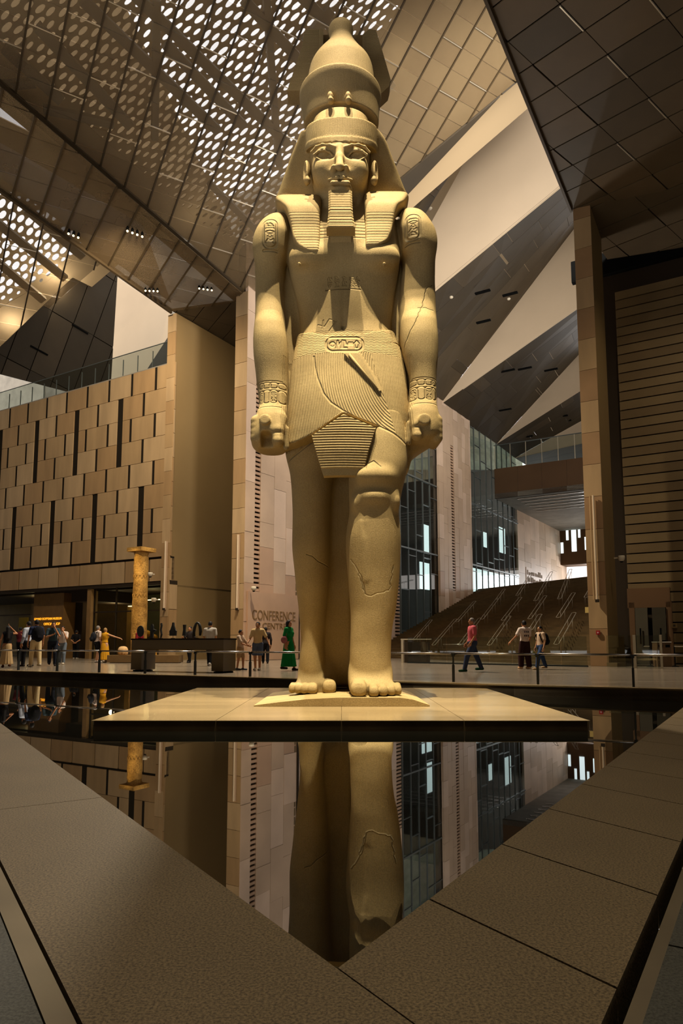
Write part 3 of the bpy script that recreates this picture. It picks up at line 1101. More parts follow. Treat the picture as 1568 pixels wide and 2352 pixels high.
# flat soffit behind the left column
E2 = PF
nb2 = unit(np.cross(E2 - VL, GB))
f2b = Facet(VL, nb2 if nb2[2] < 0 else -nb2, UD)
c2b = empty('ceiling', VL + GB * 3, kind='structure')
e2x = unit(E2 - VL)
polyb = [f2b.to2(p) for p in (VL, VL + e2x * 5.6, VL + e2x * 5.6 + GB * 6.4, VL + GB * 6.4)]
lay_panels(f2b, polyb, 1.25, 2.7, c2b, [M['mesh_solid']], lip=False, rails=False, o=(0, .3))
MB().prism([f2b.to3(*q, -.05) for q in polyb], -f2b.n * .1).build('panel_backing', M['joint'], c2b)

# bright facet seen beyond the prism
P3 = on_y(215, 597, 50)
f3 = Facet(P3, n1, UD)
c3 = empty('ceiling', P3, kind='structure')
poly3 = [f3.px2(*q) for q in ((-330, 140), (330, 520), (-330, 1090))]
lay_panels(f3, poly3, 2.1, 1.75, c3, [M['mesh']], o=(0.5, 0.2), gap=0.05, railw=0.1)

cl_ = [VL + ZV * .5, f2.px(-330, 199) + ZV * .5, f3.px(-330, 140, -.3), f3.px(330, 520, -.3)]
MB().prism(cl_, n1 * -.2).build('sky_blocker', M['enclosure'], c3)  # added out of view to keep sky light off the pale wall

# right prism
QR = on_beta(1568, 430, 0.6)
nR = unit(np.cross(GB, QR - VR))
nR = nR if nR[2] < 0 else -nR
f4 = Facet(VR, nR, unit((-0.62, 0.78, 0)))
c4 = empty('ceiling', VR, kind='structure')
p4 = [VR, VR - GB * 14.5, VR - GB * 14.5 + (QR - VR) * 4, VR + (QR - VR) * 4]
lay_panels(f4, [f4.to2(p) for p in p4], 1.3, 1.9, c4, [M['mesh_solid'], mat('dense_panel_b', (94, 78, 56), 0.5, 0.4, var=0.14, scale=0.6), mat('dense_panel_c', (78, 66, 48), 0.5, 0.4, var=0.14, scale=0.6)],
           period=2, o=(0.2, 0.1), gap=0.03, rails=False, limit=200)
MB().prism([p - nR * 0.06 for p in p4], -nR * 0.1).build('panel_backing', M['joint'], c4)
MB().bar(VR, VR - GB * 14.5, 0.1, 0.3, up=nR).build('edge_beam', M['rail'], c4)
# soffit behind the right column
zb5 = on_beta(1405, 596, 5.2)
zc5 = on_beta(1568, 518, 5.2)
p5 = [VR, VR + (QR - VR) * 3.5, zc5 + (zc5 - zb5) * 2.6, zb5 - (zc5 - zb5) * .05]
n5 = unit(np.cross(p5[1] - p5[0], p5[3] - p5[0]))
n5 = n5 if n5[2] < 0 else -n5
f5 = Facet(VR, n5, unit((-0.62, 0.78, 0)))
c5 = empty('ceiling', VR + GB * 2, kind='structure')
lay_panels(f5, [f5.to2(p) for p in p5], 1.6, 2.4, c5, [M['mesh_solid']], lip=False, rails=False, period=2, o=(0, 0.5))
MB().prism([p - n5 * 0.05 for p in p5], -n5 * 0.1).build('panel_backing', M['joint'], c5)
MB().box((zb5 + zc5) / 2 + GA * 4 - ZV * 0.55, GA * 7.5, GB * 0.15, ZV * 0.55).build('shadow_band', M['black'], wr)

# ------------------------------------------------------------------ roof structure and skylight lattice over the mesh
def lattice(fc, h, poly_hole, poly_all, d1, d2, p1, p2, w1, w2, roof_name, parent):
    """slanted lattice of slats with sky between them inside poly_hole; closed roof over the rest of poly_all"""
    lat = MB()
    hp = half_planes(poly_hole)
    e1, e2 = unit(d1), unit(d2)
    inv = np.linalg.inv(np.array([[e1[0], e2[0]], [e1[1], e2[1]]]))
    cc = [inv @ np.asarray(q) for q in poly_hole]
    rr = random.Random(11)
    for i in range(int(min(c[0] for c in cc) / p2) - 1, int(max(c[0] for c in cc) / p2) + 2):
        for j in range(int(min(c[1] for c in cc) / p1) - 1, int(max(c[1] for c in cc) / p1) + 2):
            ctr = e1 * (i + .5 + .5 * (j % 2)) * p2 + e2 * (j + .5) * p1
            dist = min(h_[2] - h_[0] * ctr[0] - h_[1] * ctr[1] for h_ in hp)
            if dist < -p2:
                continue
            k = min(1.0, max(0.0, .45 + dist / 1.6)) * rr.uniform(.78, 1.1)
            outer, inner = [], []
            off = e1 * rr.uniform(-.05, .05) + e2 * rr.uniform(-.03, .03)
            tw = rr.uniform(-.35, .35)
            for q in range(12):
                s_, t_ = [(-1, -1), (-.33, -1), (.33, -1), (1, -1), (1, -.33), (1, .33), (1, 1), (.33, 1), (-.33, 1), (-1, 1), (-1, .33), (-1, -.33)][q]
                outer.append(ctr + e1 * s_ * p2 / 2 + e2 * t_ * p1 / 2)
                n_ = math.hypot(s_, t_)
                inner.append(ctr + off + e1 * (s_ / n_ * w2 * k) + e2 * ((t_ / n_ * w1 + tw * s_ / n_ * .06) * k))
            vv = [fc.to3(*q, -h - .02) for q in outer + inner] + [fc.to3(*q, -h - .08) for q in inner]
            ff = [(a_, (a_ + 1) % 12, (a_ + 1) % 12 + 12, a_ + 12) for a_ in range(12)] + [(a_ + 12, (a_ + 1) % 12 + 12, (a_ + 1) % 12 + 24, a_ + 24) for a_ in range(12)]
            lat.add(vv, ff)
    lat.build('skylight_lattice', M['roof'], parent, kind='stuff')
    rest = poly_all
    cl = MB()
    for (nx, ny, c) in hp:
        out = clip_half(rest, -nx, -ny, -c)
        if len(out) >= 3 and area2(out) > 0.01:
            cl.prism([fc.to3(x, y, -h) for x, y in out], -fc.n * 0.15)
        rest = clip_half(rest, nx, ny, c)
        if len(rest) < 3:
            break
    cl.build(roof_name, M['roof'], parent)


roof = empty('ceiling', PF - n1 * 3, kind='structure')
H1 = 2.4


def px_h(fc, x, y, h):
    return fc.to2(fc.px(x, y, -h))


hole1 = [px_h(f1, *q, H1) for q in ((-120, -80), (945, -80), (940, 75), (650, 460), (565, 600), (-120, 14))]
all1 = [px_h(f1, *q, H1) for q in ((620, 760), (-420, -100), (-420, -160), (1500, -160), (1500, 0))]
dd1 = np.array(px_h(f1, 560, 100, H1)) - np.array(px_h(f1, 500, 152, H1))
dd2 = np.array(px_h(f1, 560, 100, H1)) - np.array(px_h(f1, 530, 40, H1))
lattice(f1, H1, hole1, all1, dd1, dd2, 0.31, 0.62, 0.105, 0.25, 'upper_roof', roof)
film = bpy.data.materials.new('sky_dimming_film')
film.use_nodes = True
fnd, flk = film.node_tree.nodes, film.node_tree.links
fnd.remove(fnd['Principled BSDF'])
ft = fnd.new('ShaderNodeBsdfTransparent')
ft.inputs[0].default_value = (0.40, 0.33, 0.24, 1)
flk.new(ft.outputs[0], fnd['Material Output'].inputs[0])
cov = [px_h(f1, *q, H1 + .5) for q in ((-200, -140), (215, -140), (585, 640), (-200, -20))]
MB().prism([f1.to3(*q, -H1 - .5) for q in cov], -n1 * .02).build('sky_dimmer', film, roof)  # added sheet that dims the sky through the left holes
for k, (a, b) in enumerate((((85, 60), (300, 290)), ((190, 0), (500, 300)), ((260, -60), (660, 330)), ((560, 0), (800, 260)), ((640, -60), (900, 200)), ((10, 110), (140, 230)),
                            ((380, 100), (560, 290)), ((700, 100), (760, 20)), ((480, 420), (620, 560)), ((-40, 200), (80, 190)), ((100, 250), (260, 285)), ((360, 0), (355, 320)), ((610, -20), (640, 380)))):
    P, Q = f1.px(*a, -1.5), f1.px(*b, -1.5)
    MB().bar(P, Q, 0.42 if k < 8 else 0.3, 0.3, up=n1).build('roof_truss', M['truss'], roof)
roof3 = empty('ceiling', P3 - n1 * 3, kind='structure')
hole3 = [px_h(f3, *q, H1) for q in ((-40, 400), (150, 500), (208, 590), (110, 645), (-40, 770))]
all3 = [px_h(f3, *q, H1) for q in ((-420, 60), (420, 480), (-420, 1200))]
dd1 = np.array(px_h(f3, 60, 500, H1)) - np.array(px_h(f3, 30, 530, H1))
dd2 = np.array(px_h(f3, 60, 540, H1)) - np.array(px_h(f3, 30, 500, H1))
lattice(f3, H1, hole3, all3, dd1, dd2, 0.56, 0.9, 0.23, 0.38, 'upper_roof', roof3)
for a, b in (((-20, 500), (150, 640)), ((-20, 590), (100, 690)), ((60, 480), (190, 590))):
    MB().bar(f3.px(*a, -1.2), f3.px(*b, -1.2), 0.6, 0.3, up=n1).build('roof_truss', M['truss'], roof3)

# added lamps above the mesh, standing in for daylight in the void
for k, (x, y) in enumerate(((470, 520), (930, 160))):
    lamp('void_fill', 'POINT', f1.px(x, y, -1.2), None, 32, (1.0, 0.88, 0.68), 0.05)
for x, y in ((30, 760), (130, 650)):
    lamp('void_fill', 'POINT', f3.px(x, y, -1.2), None, 420, (1.0, 0.88, 0.68), 0.05)

# ------------------------------------------------------------------ folded planked soffits and pale triangles
def pale_tri(apex_px, pts_px, parent, mt=None, name='pale_face'):
    P0 = wb(*apex_px)
    pts = [P0] + [on_plane(x, y, P0, GB) for x, y in pts_px]
    MB().prism(pts, GB * 0.15).build(name, mt or M['pale'], parent)
    return pts


def planks(e0, e1, f0, f1_, n, m, parent, mats, seed=1):
    """strips between edge e0-e1 and edge f0-f1; every strip cut into m planks"""
    rr = random.Random(seed)
    e0, e1, f0, f1_ = (np.asarray(q) for q in (e0, e1, f0, f1_))
    nn = unit(np.cross(e1 - e0, f0 + f1_ - e0 - e1))
    if np.dot(nn, (e0 + f1_) / 2 - CAM) < 0:
        nn = -nn
    for i in range(n):
        cuts = [0.0] + sorted(rr.uniform(0.06, 0.94) for _ in range(m - 1)) + [1.0]
        a0, a1 = (i + 0.006) / n, (i + 0.994) / n
        for k in range(m):
            s0, s1 = cuts[k] + 0.0006, cuts[k + 1] - 0.0006
            if s1 - s0 < 0.01:
                continue
            L = lambda s, a: (e0 + (e1 - e0) * s) * (1 - a) + (f0 + (f1_ - f0) * s) * a
            q = [L(s0, a0), L(s1, a0), L(s1, a1), L(s0, a1)]
            MB().prism(q, nn * 0.08).build('soffit_plank', rr.choice(mats), parent)


folds = empty('ceiling', wb(1010, 930), kind='structure')
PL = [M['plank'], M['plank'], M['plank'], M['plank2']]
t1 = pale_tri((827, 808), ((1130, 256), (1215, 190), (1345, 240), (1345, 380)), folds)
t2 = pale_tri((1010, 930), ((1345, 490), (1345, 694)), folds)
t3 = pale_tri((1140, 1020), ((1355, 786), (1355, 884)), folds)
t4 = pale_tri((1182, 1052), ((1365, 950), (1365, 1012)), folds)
far = lambda p, q, k: p + (q - p) * k
# nearest dark soffit, between the mesh facet and the first pale face
m_a, m_b = f1.px(600, 680), f1.px(1225, 158)
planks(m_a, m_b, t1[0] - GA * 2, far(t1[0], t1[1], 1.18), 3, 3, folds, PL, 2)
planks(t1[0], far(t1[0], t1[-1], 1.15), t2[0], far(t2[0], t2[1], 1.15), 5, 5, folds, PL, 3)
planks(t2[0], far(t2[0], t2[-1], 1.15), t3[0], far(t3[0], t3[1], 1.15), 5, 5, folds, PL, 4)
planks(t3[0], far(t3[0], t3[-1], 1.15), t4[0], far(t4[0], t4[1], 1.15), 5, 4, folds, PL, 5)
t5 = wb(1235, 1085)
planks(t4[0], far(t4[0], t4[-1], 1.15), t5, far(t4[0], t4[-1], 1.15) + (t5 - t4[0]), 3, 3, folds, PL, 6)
# dark slots of lights and small sensors in the soffit
for x, y in ((1108, 669), (1171, 674), (1110, 737)):
    P = on_plane(x, y, (t1[0] + t2[0] + t1[-1]) / 3, np.cross(t1[-1] - t1[0], t2[0] - t1[0]))
    d_ = unit(t1[-1] - t1[0])
    MB().box(P - ZV * 0.05, GA * 0.55, GB * 0.12, ZV * 0.05).build('light_slot', M['black'], folds)
for x, y in ((1166, 850), (1205, 845), (1265, 848), (1290, 955), (1298, 966), (1210, 1002), (1160, 940)):
    P = on_plane(x, y, t3[0], np.cross(t2[-1] - t2[0], t3[0] - t2[0])) if x < 1250 and y < 900 else on_plane(x, y, t4[0], np.cross(t3[-1] - t3[0], t4[0] - t3[0]))
    MB().box(P - ZV * 0.05, GA * 0.6, GB * 0.12, ZV * 0.05).build('light_slot', M['black'], folds)

# the same behind the left wall: dark planked soffit, pale wall and concrete
lf = empty('ceiling', on_y(200, 750, 60), kind='structure')
pw0 = on_beta(268, 636, 15)
pw1 = on_beta(246, 930, 15)
q1, q2, q3 = on_y(-50, 846, 50), on_y(215, 594, 54), on_y(250, 918, 58)
n6 = unit(np.cross(q2 - q1, q3 - q1))
n6 = n6 if np.dot(n6, CAM - q1) > 0 else -n6
f6 = Facet(q2, n6, np.zeros(3) + on_plane(173, 848, q1, n6) - on_plane(255, 624, q1, n6))
poly6 = [f6.px2(*q) for q in ((-50, 846), (215, 592), (270, 632), (252, 925))]
lay_panels(f6, poly6, 1.9, 5.2, lf, [M['plank'], M['plank'], M['plank2']], name='soffit_plank', lip=False, rails=False, period=2, o=(.6, .3), gap=.035)
MB().prism([f6.to3(*q, -.06) for q in poly6], -n6 * .1).build('plank_backing', M['joint'], lf)
for x, y in ((184, 756), (90, 805)):
    MB().box(f6.px(x, y, .02), f6.V * .75, f6.U * .07, f6.n * .02).build('light_slot', M['black'], lf)
wlf = empty('wall_pale', pw1, kind='structure')
MB().prism([pw0, on_beta(420, 740, 15), on_beta(420, 900, 15), pw1], GB * 0.3).build('pale_face', M['pale'], wlf)
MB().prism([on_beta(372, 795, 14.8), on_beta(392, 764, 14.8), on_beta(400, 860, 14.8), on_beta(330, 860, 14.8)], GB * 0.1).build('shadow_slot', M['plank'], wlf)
MB().prism([on_beta(-60, 830, 22), on_beta(100, 875, 22), on_beta(100, 940, 22), on_beta(-60, 980, 22)], GB * 0.3).build('concrete_face', M['concrete'], wlf)

MB().box(G(-32, 26, 25), GA * 27, GB * 0.2, ZV * 25).build('far_wall', M['concrete'], wlf)
MB().box(G(34, 77, 37.5), GA * 40, GB * 60, ZV * 0.15).build('sky_cover', M['roof'], folds)  # added slab that blocks the sky behind the plank gaps
# closing walls and roof of the hall outside the picture
enc = empty('wall_back', (0, -30, 0), kind='structure')
MB().box((-45, 10, 22), (0.3, 0, 0), (0, 45, 0), (0, 0, 22)).build('side_wall', M['enclosure'], enc)
MB().box((48, 5, 22), (0.3, 0, 0), (0, 32, 0), (0, 0, 22)).build('side_wall', M['enclosure'], enc)
MB().box((0, -32, 22), (48, 0, 0), (0, 0.3, 0), (0, 0, 22)).build('gable_wall', M['enclosure'], enc)
MB().box((0, 20.5, 37.5), (48, 0, 0), (0, 0.15, 0), (0, 0, 7)).build('light_curtain', M['enclosure'], enc)  # added to stop sky light entering above the ceiling edge
MB().box((0, -5, 44), (48, 0, 0), (0, 27, 0), (0, 0, 0.2)).build('roof_slab', M['enclosure'], enc)
# ================================================================== distance-field modelling
import openvdb


class Field:
    """signed distance samples on a regular grid; shapes are blended in one by one"""

    def __init__(self, lo, hi, h, big=1.0):
        self.lo, self.h = np.asarray(lo, float), h
        n = np.ceil((np.asarray(hi, float) - self.lo) / h).astype(int) + 1
        self.ax = [self.lo[i] + h * np.arange(n[i]) for i in range(3)]
        self.d = np.full(n, big, np.float32)

    def sub(self, lo, hi):
        s = []
        for i in range(3):
            a = int(np.clip(math.floor((lo[i] - self.lo[i]) / self.h), 0, len(self.ax[i])))
            b = int(np.clip(math.ceil((hi[i] - self.lo[i]) / self.h) + 1, 0, len(self.ax[i])))
            if b <= a:
                return None, None
            s.append(slice(a, b))
        return tuple(s), (self.ax[0][s[0]][:, None, None].astype(np.float32), self.ax[1][s[1]][None, :, None].astype(np.float32),
                          self.ax[2][s[2]][None, None, :].astype(np.float32))

    def put(self, fn, lo, hi, k=0.0, op='u'):
        m = k + 3 * self.h
        s, g = self.sub([q - m for q in lo], [q + m for q in hi])
        if s is None:
            return
        n = fn(*g)
        o = self.d[s]
        if op == 'u':
            if k > 0:
                t = np.clip(0.5 + 0.5 * (o - n) / k, 0, 1)
                r = o * (1 - t) + n * t - k * t * (1 - t)
            else:
                r = np.minimum(o, n)
        elif op == 's':                     # carve
            if k > 0:
                t = np.clip(0.5 - 0.5 * (o + n) / k, 0, 1)
                r = o * (1 - t) - n * t + k * t * (1 - t)
            else:
                r = np.maximum(o, -n)
        else:                               # keep the inside
            r = np.maximum(o, n)
        self.d[s] = r

    # ---- shapes
    def ell(self, c, r, k=0.05, op='u', rot=None):
        c, r = np.asarray(c, float), np.asarray(r, float)
        e = max(r) if rot is not None else None

        def fn(x, y, z):
            x, y, z = x - c[0], y - c[1], z - c[2]
            if rot is not None:
                R = np.asarray(rot)
                x, y, z = (R[i][0] * x + R[i][1] * y + R[i][2] * z for i in range(3))
            q = np.sqrt((x / r[0]) ** 2 + (y / r[1]) ** 2 + (z / r[2]) ** 2)
            return (q - 1) * min(r)
        b = np.array([e] * 3) if e else r
        self.put(fn, c - b, c + b, k, op)

    def cap(self, p, q, r0, r1=None, k=0.03, op='u', sq=None):
        """round cone; sq = (sx, sy, sz) squashes the distance metric"""
        p, q = np.asarray(p, float), np.asarray(q, float)
        r1 = r0 if r1 is None else r1
        d = q - p
        L2 = max(float(d @ d), 1e-9)
        sc = sq or (1, 1, 1)

        def fn(x, y, z):
            t = np.clip(((x - p[0]) * d[0] + (y - p[1]) * d[1] + (z - p[2]) * d[2]) / L2, 0, 1)
            return np.sqrt(((x - p[0] - t * d[0]) / sc[0]) ** 2 + ((y - p[1] - t * d[1]) / sc[1]) ** 2 + ((z - p[2] - t * d[2]) / sc[2]) ** 2) - (r0 + (r1 - r0) * t)
        R = max(r0, r1) * max(sc)
        self.put(fn, np.minimum(p, q) - R, np.maximum(p, q) + R, k, op)

    def box(self, c, hsz, rad=0.02, k=0.0, op='u'):
        c, hsz = np.asarray(c, float), np.asarray(hsz, float)

        def fn(x, y, z):
            a, b, e = np.abs(x - c[0]) - hsz[0] + rad, np.abs(y - c[1]) - hsz[1] + rad, np.abs(z - c[2]) - hsz[2] + rad
            return np.sqrt(np.maximum(a, 0) ** 2 + np.maximum(b, 0) ** 2 + np.maximum(e, 0) ** 2) + np.minimum(np.maximum(np.maximum(a, b), e), 0) - rad
        self.put(fn, c - hsz, c + hsz, k, op)

    def loft(self, axis, rows, n=2.0, k=0.05, op='u', grow=0.0, cut=None, rnd=0.04):
        """stack of super-ellipses along an axis (2 = height, 1 = depth); rows = (t, c0, r0, c1, r1)"""
        rows = sorted(rows)
        R = np.array(rows, float)
        others = [i for i in range(3) if i != axis]
        t0, t1 = R[0, 0], R[-1, 0]

        def interp(t, col):
            return np.interp(t, R[:, 0], R[:, col])

        def smooth(t, col):
            # cubic through the rows
            xs, ys = R[:, 0], R[:, col]
            if len(xs) < 3:
                return np.interp(t, xs, ys)
            m = np.zeros(len(xs))
            dl = np.diff(ys) / np.diff(xs)
            m[1:-1] = np.where(dl[:-1] * dl[1:] > 0, 2 * dl[:-1] * dl[1:] / (dl[:-1] + dl[1:] + 1e-12), 0)
            m[0], m[-1] = dl[0], dl[-1]
            t = np.clip(t, xs[0], xs[-1])
            i = np.clip(np.searchsorted(xs, t) - 1, 0, len(xs) - 2)
            hh = xs[i + 1] - xs[i]
            s = (t - xs[i]) / hh
            return (ys[i] * (1 + 2 * s) * (1 - s) ** 2 + m[i] * hh * s * (1 - s) ** 2 + ys[i + 1] * s * s * (3 - 2 * s) + m[i + 1] * hh * s * s * (s - 1))

        def fn(x, y, z):
            g = [x, y, z]
            t = g[axis].astype(np.float64)
            c0, r0, c1, r1 = (smooth(t.ravel(), j).reshape(t.shape) for j in (1, 2, 3, 4))
            r0, r1 = np.maximum(r0, 0.01) + grow, np.maximum(r1, 0.01) + grow
            a = np.abs((g[others[0]] - c0) / r0).astype(np.float32)
            b = np.abs((g[others[1]] - c1) / r1).astype(np.float32)
            if n == 2:
                q = np.sqrt(a * a + b * b)
            else:
                q = (a ** n + b ** n) ** (1.0 / n)
            d = (q - 1) * np.minimum(r0, r1).astype(np.float32)
            lo_, hi_ = (t0 - g[axis]), (g[axis] - t1)
            e = np.maximum(lo_, hi_)
            if rnd > 0:
                a_, b_ = np.maximum(d + rnd, 0), np.maximum(e + rnd, 0)
                d = np.sqrt(a_ * a_ + b_ * b_) + np.minimum(np.maximum(d, e) + rnd, 0) - rnd
            else:
                d = np.maximum(d, e)
            if cut is not None:
                d = np.maximum(d, cut(x, y, z))
            return d.astype(np.float32)
        lo, hi = np.zeros(3), np.zeros(3)
        lo[axis], hi[axis] = t0, t1
        for o, (ci, ri) in zip(others, ((1, 2), (3, 4))):
            lo[o] = (R[:, ci] - R[:, ri]).min() - grow
            hi[o] = (R[:, ci] + R[:, ri]).max() + grow
        self.put(fn, lo, hi, k, op)

    def mesh(self, name, mt, smooth=True):
        g = openvdb.FloatGrid(1.0)
        g.copyFromArray(self.d, tolerance=0.0)
        p, q = g.convertToQuads(0.0)
        p = np.asarray(p, float) * self.h + self.lo
        q = np.asarray(q)[:, ::-1]
        return np_mesh(name, p, q, mt, smooth)


# ================================================================== the colossus
def hrow(py, xl, xr, yc, hy):
    """a height row from the outline: pixel row and its left and right edges at depth yc, half depth hy"""
    a, b = on_y(xl, py, yc), on_y(xr, py, yc)
    return (a[2], (a[0] + b[0]) / 2, (b[0] - a[0]) / 2, yc, hy)


def pt(px, py, y):
    return on_y(px, py, y)


ST_BASE = (0.05, 12.6, -0.088)
statue = empty('statue', ST_BASE, label='colossal standing stone statue of a crowned bearded king in a pleated kilt', cat='statue')

# --- relief drawn on the front (height map projected along the depth axis)
RX0, RX1, RZ0, RZ1, RPX = -2.2, 2.2, -0.3, 13.7, 0.006
rw, rh = int((RX1 - RX0) / RPX), int((RZ1 - RZ0) / RPX)
rel = np.full((rh, rw), 0.5, np.float32)
gx = RX0 + (np.arange(rw) + .5) * RPX
gz = RZ0 + (np.arange(rh) + .5) * RPX


def rsub(x0, x1, z0, z1):
    a, b = int((x0 - RX0) / RPX), int((x1 - RX0) / RPX)
    c, d = int((z0 - RZ0) / RPX), int((z1 - RZ0) / RPX)
    a, c = max(a, 0), max(c, 0)
    return (slice(c, d), slice(a, b)), gx[a:b][None, :], gz[c:d][:, None]


def r_line(pts, w, amt):
    """incised polyline, pts in metres (x, z)"""
    for (x0, z0), (x1, z1) in zip(pts[:-1], pts[1:]):
        s, X, Z = rsub(min(x0, x1) - 2 * w, max(x0, x1) + 2 * w, min(z0, z1) - 2 * w, max(z0, z1) + 2 * w)
        dx, dz = x1 - x0, z1 - z0
        t = np.clip(((X - x0) * dx + (Z - z0) * dz) / (dx * dx + dz * dz + 1e-9), 0, 1)
        d = np.hypot(X - x0 - t * dx, Z - z0 - t * dz)
        v = np.clip(1.5 - d / w, 0, 1) * amt
        rel[s] = np.minimum(rel[s], 0.5 - v) if amt > 0 else np.maximum(rel[s], 0.5 - v)


def r_rbox(cx, cz, hx, hz, rad, w, amt, fill=0.0):
    """incised outline of a rounded box"""
    s, X, Z = rsub(cx - hx - .1, cx + hx + .1, cz - hz - .1, cz + hz + .1)
    a, b = np.abs(X - cx) - hx + rad, np.abs(Z - cz) - hz + rad
    d = np.hypot(np.maximum(a, 0), np.maximum(b, 0)) + np.minimum(np.maximum(a, b), 0) - rad
    v = np.clip(1.5 - np.abs(d) / w, 0, 1) * amt
    if fill:
        v = np.maximum(v, np.where(d < 0, fill, 0))
    rel[s] = np.minimum(rel[s], 0.5 - v)


def r_pleat(mask_fn, x0, x1, z0, z1, phase_fn, amt):
    s, X, Z = rsub(x0, x1, z0, z1)
    X, Z = np.broadcast_arrays(X, Z)
    m = mask_fn(X, Z)
    v = (np.abs(np.mod(phase_fn(X, Z), 1.0) - 0.5) * 2)
    v = np.clip(v * 1.6, 0, 1)
    rel[s] = np.where(m, 0.5 - amt * (1 - v), rel[s])


# --- shared outlines
TORSO = [hrow(*r) for r in ((470, 735, 842, 12.80, .30), (488, 712, 866, 12.75, .34), (505, 672, 905, 12.72, .40), (525, 660, 915, 12.68, .46), (560, 657, 919, 12.64, .52),
                            (600, 660, 919, 12.62, .54), (640, 667, 913, 12.64, .48), (690, 680, 904, 12.68, .43), (720, 686, 900, 12.68, .42), (752, 690, 897, 12.67, .42),
                            (800, 684, 910, 12.64, .48), (850, 676, 924, 12.6, .54))]
KILT = [hrow(*r) for r in ((802, 681, 914, 12.64, .49), (830, 676, 921, 12.62, .54), (870, 670, 928, 12.60, .59), (920, 666, 933, 12.56, .65), (970, 662, 936, 12.53, .69),
                           (1010, 659, 935, 12.52, .71), (1034, 656, 932, 12.52, .71))]


def kilt_front(x, z, grow=0.0):
    R = np.array(sorted(KILT))
    c, a, yc, hy = (np.interp(z, R[:, 0], R[:, j]) for j in (1, 2, 3, 4))
    q = np.clip(np.abs((x - c) / (a + grow)), 0, 1)
    return yc - (hy + grow) * (1 - q ** 2.3) ** (1 / 2.3)


def granite(name, c1, c2, bump=1.0, relief=True):
    """carved granite: speckle, soft stains, chisel roughness and the carved relief"""
    m = mat(name, c1, 0.78, 0.25, scale=0.9, col2=c2, fine=0.2, fscale=60)
    nd, lk = m.node_tree.nodes, m.node_tree.links
    b = nd['Principled BSDF']
    tc = [n for n in nd if n.type == 'TEX_COORD'][0]
    geo = nd.new('ShaderNodeNewGeometry')
    n1_ = nd.new('ShaderNodeTexNoise')
    n1_.inputs['Scale'].default_value = 55
    n1_.inputs['Detail'].default_value = 6
    lk.new(geo.outputs['Position'], n1_.inputs['Vector'])
    b1 = nd.new('ShaderNodeBump')
    b1.inputs['Strength'].default_value = 0.16 * bump
    b1.inputs['Distance'].default_value = 0.02
    lk.new(n1_.outputs['Fac'], b1.inputs['Height'])
    mps = nd.new('ShaderNodeMapping')
    mps.inputs['Scale'].default_value = (60, 20, 2.2)
    n2_ = nd.new('ShaderNodeTexNoise')
    n2_.inputs['Scale'].default_value = 1.0
    n2_.inputs['Detail'].default_value = 2
    lk.new(geo.outputs['Position'], mps.inputs['Vector'])
    lk.new(mps.outputs[0], n2_.inputs['Vector'])
    b0 = nd.new('ShaderNodeBump')
    b0.inputs['Strength'].default_value = 0.22
    b0.inputs['Distance'].default_value = 0.02
    lk.new(n2_.outputs['Fac'], b0.inputs['Height'])
    lk.new(b0.outputs[0], b1.inputs['Normal'])
    last = b1
    if relief:
        mp = nd.new('ShaderNodeMapping')
        mp.vector_type = 'POINT'
        sep = nd.new('ShaderNodeSeparateXYZ')
        cmb = nd.new('ShaderNodeCombineXYZ')
        lk.new(geo.outputs['Position'], sep.inputs[0])
        for ax, lo, hi, o in ((0, RX0, RX1, 0), (2, RZ0, RZ1, 1)):
            mr = nd.new('ShaderNodeMapRange')
            mr.inputs[1].default_value = lo
            mr.inputs[2].default_value = hi
            lk.new(sep.outputs[ax], mr.inputs[0])
            lk.new(mr.outputs[0], cmb.inputs[o])
        im = nd.new('ShaderNodeTexImage')
        im.image = bpy.data.images['statue_relief']
        im.extension = 'EXTEND'
        im.interpolation = 'Cubic'
        lk.new(cmb.outputs[0], im.inputs[0])
        b2 = nd.new('ShaderNodeBump')
        b2.inputs['Strength'].default_value = 1.0
        b2.inputs['Distance'].default_value = 0.06
        # only on surfaces that face the front
        sn_ = nd.new('ShaderNodeSeparateXYZ')
        lk.new(geo.outputs['True Normal'], sn_.inputs[0])
        mr = nd.new('ShaderNodeMapRange')
        mr.inputs[1].default_value = -0.15
        mr.inputs[2].default_value = -0.45
        lk.new(sn_.outputs[1], mr.inputs[0])
        lk.new(mr.outputs[0], b2.inputs['Strength'])
        lk.new(im.outputs[0], b2.inputs['Height'])
        lk.new(b1.outputs[0], b2.inputs['Normal'])
        last = b2
    lk.new(last.outputs[0], b.inputs['Normal'])
    return m


def xz(px, py, y=12.0):
    p = on_y(px, py, y)
    return (p[0], p[2])


# draw the relief -----------------------------------------------------
YK = 11.95
zt_, zb_ = xz(0, 806)[1], xz(0, 1036)[1]
wrapc = [xz(*p, YK) for p in ((720, 812), (722, 835), (728, 865), (743, 907), (760, 930), (788, 950), (820, 968), (866, 983), (900, 998), (932, 1016))]
wx, wz = np.array([p[0] for p in wrapc]), np.array([p[1] for p in wrapc])


def hemz(X):
    hx = [xz(656, 1034, YK), xz(716, 1000, YK), xz(788, 950, YK), xz(863, 982, YK), xz(933, 1016, YK)]
    return np.interp(X, [q[0] for q in hx], [q[1] for q in hx])


def in_wrap(X, Z):          # the overlapping front fold: right of / above the curve
    xl_ = np.interp(-Z, -wz, wx)
    return (X > xl_) & (Z < zt_)


